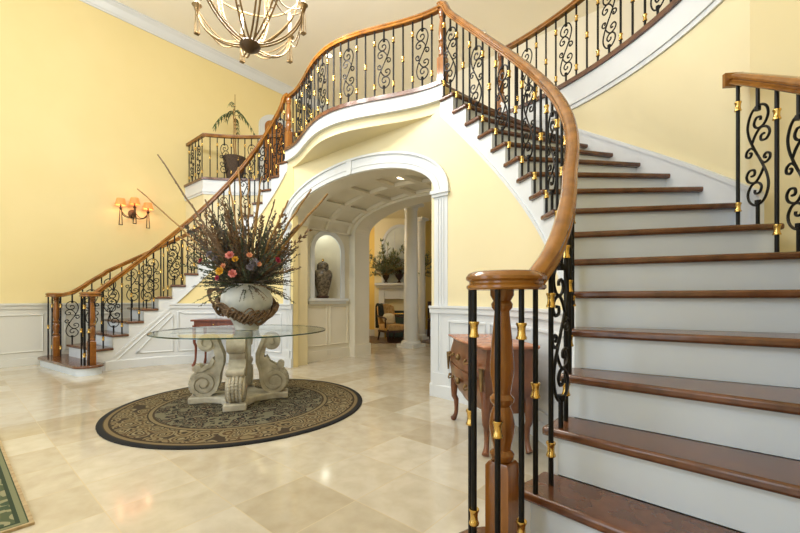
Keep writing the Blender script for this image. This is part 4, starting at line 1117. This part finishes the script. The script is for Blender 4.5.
# mantel plants and urn
def mantel_plant(x, label, seed):
    c = (*cv(x, 9.80), 1.386); t = T('mantel_plant', label, 'plant', c)
    t.part('urn', MB().lathe([(.05,0),(.055,.02),(.02,.05),(.05,.09),(.085,.16),(.09,.20),(.075,.21)], c, 16), 'darkbronze', 50)
    q = random.Random(seed); mb = MB(); ml = MB()
    for i in range(46):
        a = q.uniform(0, 6.28); el = q.uniform(.15, 1.45); L = q.uniform(.45, 1.12); d = Vector((cos(a)*cos(el)*.75, sin(a)*cos(el)*.75, sin(el)))
        if d.dot(Vector((*FW,0))) > .12: d -= Vector((*FW,0))*(d.dot(Vector((*FW,0)))-.12)
        b = Vector(c)+Vector((0,0,.19)); P = [b+d*L*k/5+Vector((0,0,-.18*L*(k/5)**2)) for k in range(6)]
        mb.tube(P, .005, 4)
        for k in range(1, 6):
            for _ in range(3): ml.leaf(P[k], d+Vector((q.uniform(-1,1),q.uniform(-1,1),q.uniform(-.7,.7))), (0,0,1), .13, .024)
    o = t.part('stems', mb, 'stem'); o['kind'] = 'stuff'
    o = t.part('leaves', ml, 'leaf2'); o['kind'] = 'stuff'
    for i in range(5):
        p = Vector(c)+Vector((-FW[0]*.14+RT[0]*q.uniform(-.22,.22), -FW[1]*.14+RT[1]*q.uniform(-.22,.22), q.uniform(.35,.8)))
        t.part('blossom', MB().sphere(p, .035, 8, 5), 'cushion', 50, label='pale blossom')
mantel_plant(-.36, 'bushy plant on the mantelpiece, left of the front column', 4)
mantel_plant(.40, 'bushy plant on the mantelpiece, right of the front column', 9)
c = (*cv(-.02, 9.80), 1.386)
t = T('mantel_urn', 'dark lidded urn at the centre of the far mantelpiece', 'urn', c)
t.part('body', MB().lathe([(.05,0),(.055,.02),(.02,.06),(.06,.11),(.10,.18),(.10,.23),(.06,.27)], c, 18), 'darkwood', 50)
t.part('lid', MB().lathe([(.065,.271),(.06,.29),(.025,.32),(.012,.35),(.022,.37),(.004,.395)], c, 18), 'darkwood', 50)
# armchair
ac = cv(-.20, 9.0)
t = T('armchair', 'tan upholstered wooden armchair before the far fireplace', 'armchair', (*ac, 0))
def aw(x, y, z): p = cv(-.20+(x*.86-y*.5)*.86, 9.0+(y*.86+x*.5)*.86); return (*p, .0065+z*.92)
def ab(x0, x1, y0, y1, z0, z1):
    return MB().add([aw(x0,y0,z0),aw(x1,y0,z0),aw(x1,y1,z0),aw(x0,y1,z0),aw(x0,y0,z1),aw(x1,y0,z1),aw(x1,y1,z1),aw(x0,y1,z1)],[(3,2,1,0),(4,5,6,7),(0,1,5,4),(1,2,6,5),(2,3,7,6),(3,0,4,7)])
t.part('seat', ab(-.27,.27,-.27,.25,.26,.42), 'chairfab', None, .03)
bk = MB(); P = [(-.26,.38)]+[(-.26+.52*i/10, .86+.07*sin(pi*i/10)) for i in range(11)]+[(.26,.38)]
bk.rings([[aw(x, y+(z-.4)*.22, z) for x, z in P] for y in (.20,.30)])
t.part('backrest', bk, 'chairfab', 40, .02)
for s in (-1, 1):
    t.part('armrest', MB().tube(catmull([aw(s*.29,.26,.62),aw(s*.30,.05,.60),aw(s*.30,-.18,.585),aw(s*.30,-.25,.55)], 4), .022, 8), 'darkwood', 60)
    t.part('arm_post', MB().tube([aw(s*.29,-.19,.34),aw(s*.30,-.20,.58)], .018, 8), 'darkwood', 60)
    t.part('leg', MB().tube([aw(s*.24,-.24,.30),aw(s*.25,-.25,.15),aw(s*.25,-.26,.008)], lambda q: .028-.012*q, 8), 'darkwood', 60)
    t.part('leg', MB().tube([aw(s*.23,.24,.30),aw(s*.24,.27,.15),aw(s*.24,.33,.008)], lambda q: .028-.012*q, 8), 'darkwood', 60)
t.part('seat_rail', ab(-.28,.28,-.28,.26,.22,.27), 'darkwood')
mb = MB().sphere((0,0,0), 1, 14, 10).xf(lambda x, y, z: aw(-.02+.19*math.copysign(abs(x)**.7, x), .10+.07*y+z*.03, .555+.135*math.copysign(abs(z)**.7, z)))
single('throw_pillow', mb, 'cushion', 'cream throw pillow on the tan armchair', 'pillow', aw(0,.1,.43), 60)
mb = MB(); rows = []
for i in range(14):
    f = i/13
    if f < .4: y, z = .315+.10, .30+.60*f/.4
    elif f < .55: y, z = .415-(f-.4)/.15*.12-.0, .945
    else: y, z = .295-.06*(f-.55)/.45-.012, .945-.33*(f-.55)/.45
    rows.append([aw(-.27+.16*j/6, y+.012*sin(j*1.7+i*.6)+(.02 if f<.4 else 0), z+.004*cos(j)) for j in range(7)])
mb.rings(rows, closed=False)
o = single('throw_blanket', mb, 'throw', 'dark throw hanging over the corner of the armchair back', 'throw', aw(-.2,.3,.9), 60)
so = o.modifiers.new('thick', 'SOLIDIFY'); so.thickness = .012
# dark chair at the far right of the arch
dc = (.90, 9.45)
t = T('side_chair', 'dark wooden chair at the right edge of the arch opening', 'chair', (*cv(*dc), 0))
def dp(x, y, z): return (*cv(dc[0]+x, dc[1]+y), z)
def db(x0, x1, y0, y1, z0, z1): return cprism(dc[0]+x0, dc[0]+x1, dc[1]+y0, dc[1]+y1, z0, z1)
t.part('seat', db(-.22,.22,-.2,.2,.44,.50), 'darkwood', None, .01)
t.part('backrest', db(-.21,.21,.17,.20,.62,.92), 'darkwood', None, .01)
for x in (-.19,.19):
    t.part('leg', MB().tube([dp(x,-.17,.44),dp(x*1.05,-.19,.008)], .02, 8), 'darkwood', 60)
    t.part('leg', MB().tube([dp(x,.18,.92),dp(x,.18,.44),dp(x*1.05,.22,.008)], .02, 8), 'darkwood', 60)
single('carpet', MB().prism([cv(.62,8.7),cv(1.6,8.7),cv(1.6,9.7),cv(.62,9.7)], .0065, .014), 'farrug', 'grey-mauve carpet on the dark floor right of the front column', 'carpet', (*cv(.9,9.2), .0065))
for x, lab in ((.16,'left'),(.245,'right')):
    c = (*cv(x+.12, 9.45), .0065)
    t = T('candle_lantern', 'small brass lantern on the floor, %s one of the pair right of the front column' % lab, 'lantern', c)
    t.part('base', MB().lathe([(.04,0),(.045,.015),(.02,.03),(.012,.16)], c, 12), 'brass', 50)
    t.part('glass', MB().lathe([(.02,.16),(.034,.19),(.036,.24),(.024,.28)], c, 12), 'cushion', 50, label='frosted glass cup')

# ------------------------------------------------------------------ camera, lamps, sky
cd = bpy.data.cameras.new('camera'); co = bpy.data.objects.new('camera', cd); C.objects.link(co)
co.location = CAM; co.rotation_euler = (radians(90), 0, TH)
cd.sensor_width = 36.0; cd.sensor_fit = 'HORIZONTAL'; cd.lens = 384.744/800*36; cd.shift_y = (298.94-266.5)/800; cd.clip_start = 0.02
sc = bpy.context.scene; sc.camera = co
def area(name, loc, rot, sx, sy, power, col):
    l = bpy.data.lights.new(name, 'AREA'); l.shape = 'RECTANGLE'; l.size = sx; l.size_y = sy; l.energy = power; l.color = col
    o = bpy.data.objects.new(name, l); C.objects.link(o); o.location = loc; o.rotation_euler = rot; return o
def point(name, loc, power, col, r=.05):
    l = bpy.data.lights.new(name, 'POINT'); l.energy = power; l.color = col; l.shadow_soft_size = r
    o = bpy.data.objects.new(name, l); C.objects.link(o); o.location = loc; return o
def spot(name, loc, power, col, ang_=110, r=.06):
    l = bpy.data.lights.new(name, 'SPOT'); l.energy = power; l.color = col; l.shadow_soft_size = r; l.spot_size = radians(ang_); l.spot_blend = .6
    o = bpy.data.objects.new(name, l); C.objects.link(o); o.location = loc; return o
DAY = (0.78, 0.89, 1.0); WARM = (1.0, 0.96, 0.92)
for i, o in enumerate(ops):
    w, h = o[1]-o[0], o[3]-o[2]
    area('window_daylight', ((o[0]+o[1])/2, FV+.03, (o[2]+o[3])/2), (radians(90), 0, 0), w, h, (7.0 if o[2] < 1 else 16.5)*w*h, DAY)
# chandelier bulbs, sconce, downlights
for k in range(6):
    a = TH+pi/2+radians(30+60*k)
    point('chandelier_bulb', (.16+.48*cos(a), .18+.48*sin(a), 3.99), 52, WARM, .14)
for dv in (-.20, 0, .20): point('sconce_bulb', (-WL+.14, .47+dv, 2.66 if dv == 0 else 2.58), 1.2, (1.0,.72,.42), .03)
spot('hall_downlight', (-2.657, 3.412, CEIL-.05), 10, WARM); spot('hall_downlight', (.041, 4.832, CEIL-.05), 10, WARM)
spot('passage_downlight', (.346, 2.12, 2.50), 7, WARM, 150)
point('niche_lamp', (-PU-.05, NV, NS1+.14), .9, (.95,1.0,.86), .06)
point('far_room_fill', (*cv(-1.7, 8.6), 2.6), 52, WARM, .15)  # added fill light, kept out of view, to brighten the far room
area('far_side_fill', (1.55, 5.6, 1.6), (radians(90), 0, radians(90)), 1.6, 1.8, 14, DAY)  # added cool fill panel by the solid right wall; no window there
w = bpy.data.worlds.new('sky'); sc.world = w; w.use_nodes = True
nt = w.node_tree; bg = nt.nodes['Background']; bg.inputs[0].default_value = (0.72, 0.84, 1.0, 1); bg.inputs[1].default_value = 1.2
sc.view_settings.view_transform = 'Standard'; sc.view_settings.look = 'None'; sc.view_settings.gamma = 1; sc.view_settings.use_curve_mapping = False
sc.view_settings.exposure = 0.02
sc.cycles.use_denoising = True; sc.cycles.max_bounces = 8; sc.cycles.diffuse_bounces = 5; sc.cycles.transparent_max_bounces = 12
sc.cycles.caustics_reflective = False; sc.cycles.caustics_refractive = False; sc.cycles.sample_clamp_indirect = 6.0

# members of a kind share a group
kinds = {'staircase':'the two curved staircases','stair_balustrade':'balustrades of the two staircases','gallery_balustrade':'upper gallery balustrades','column':'white columns beyond the arch',
         'mantel_plant':'plants on the mantelpiece','candle_lantern':'lanterns by the far fireplace','recessed_light':'recessed ceiling lights'}
for o in sc.objects:
    k = o.name.split('.')[0]
    if o.parent is None and k in kinds: o['group'] = kinds[k]
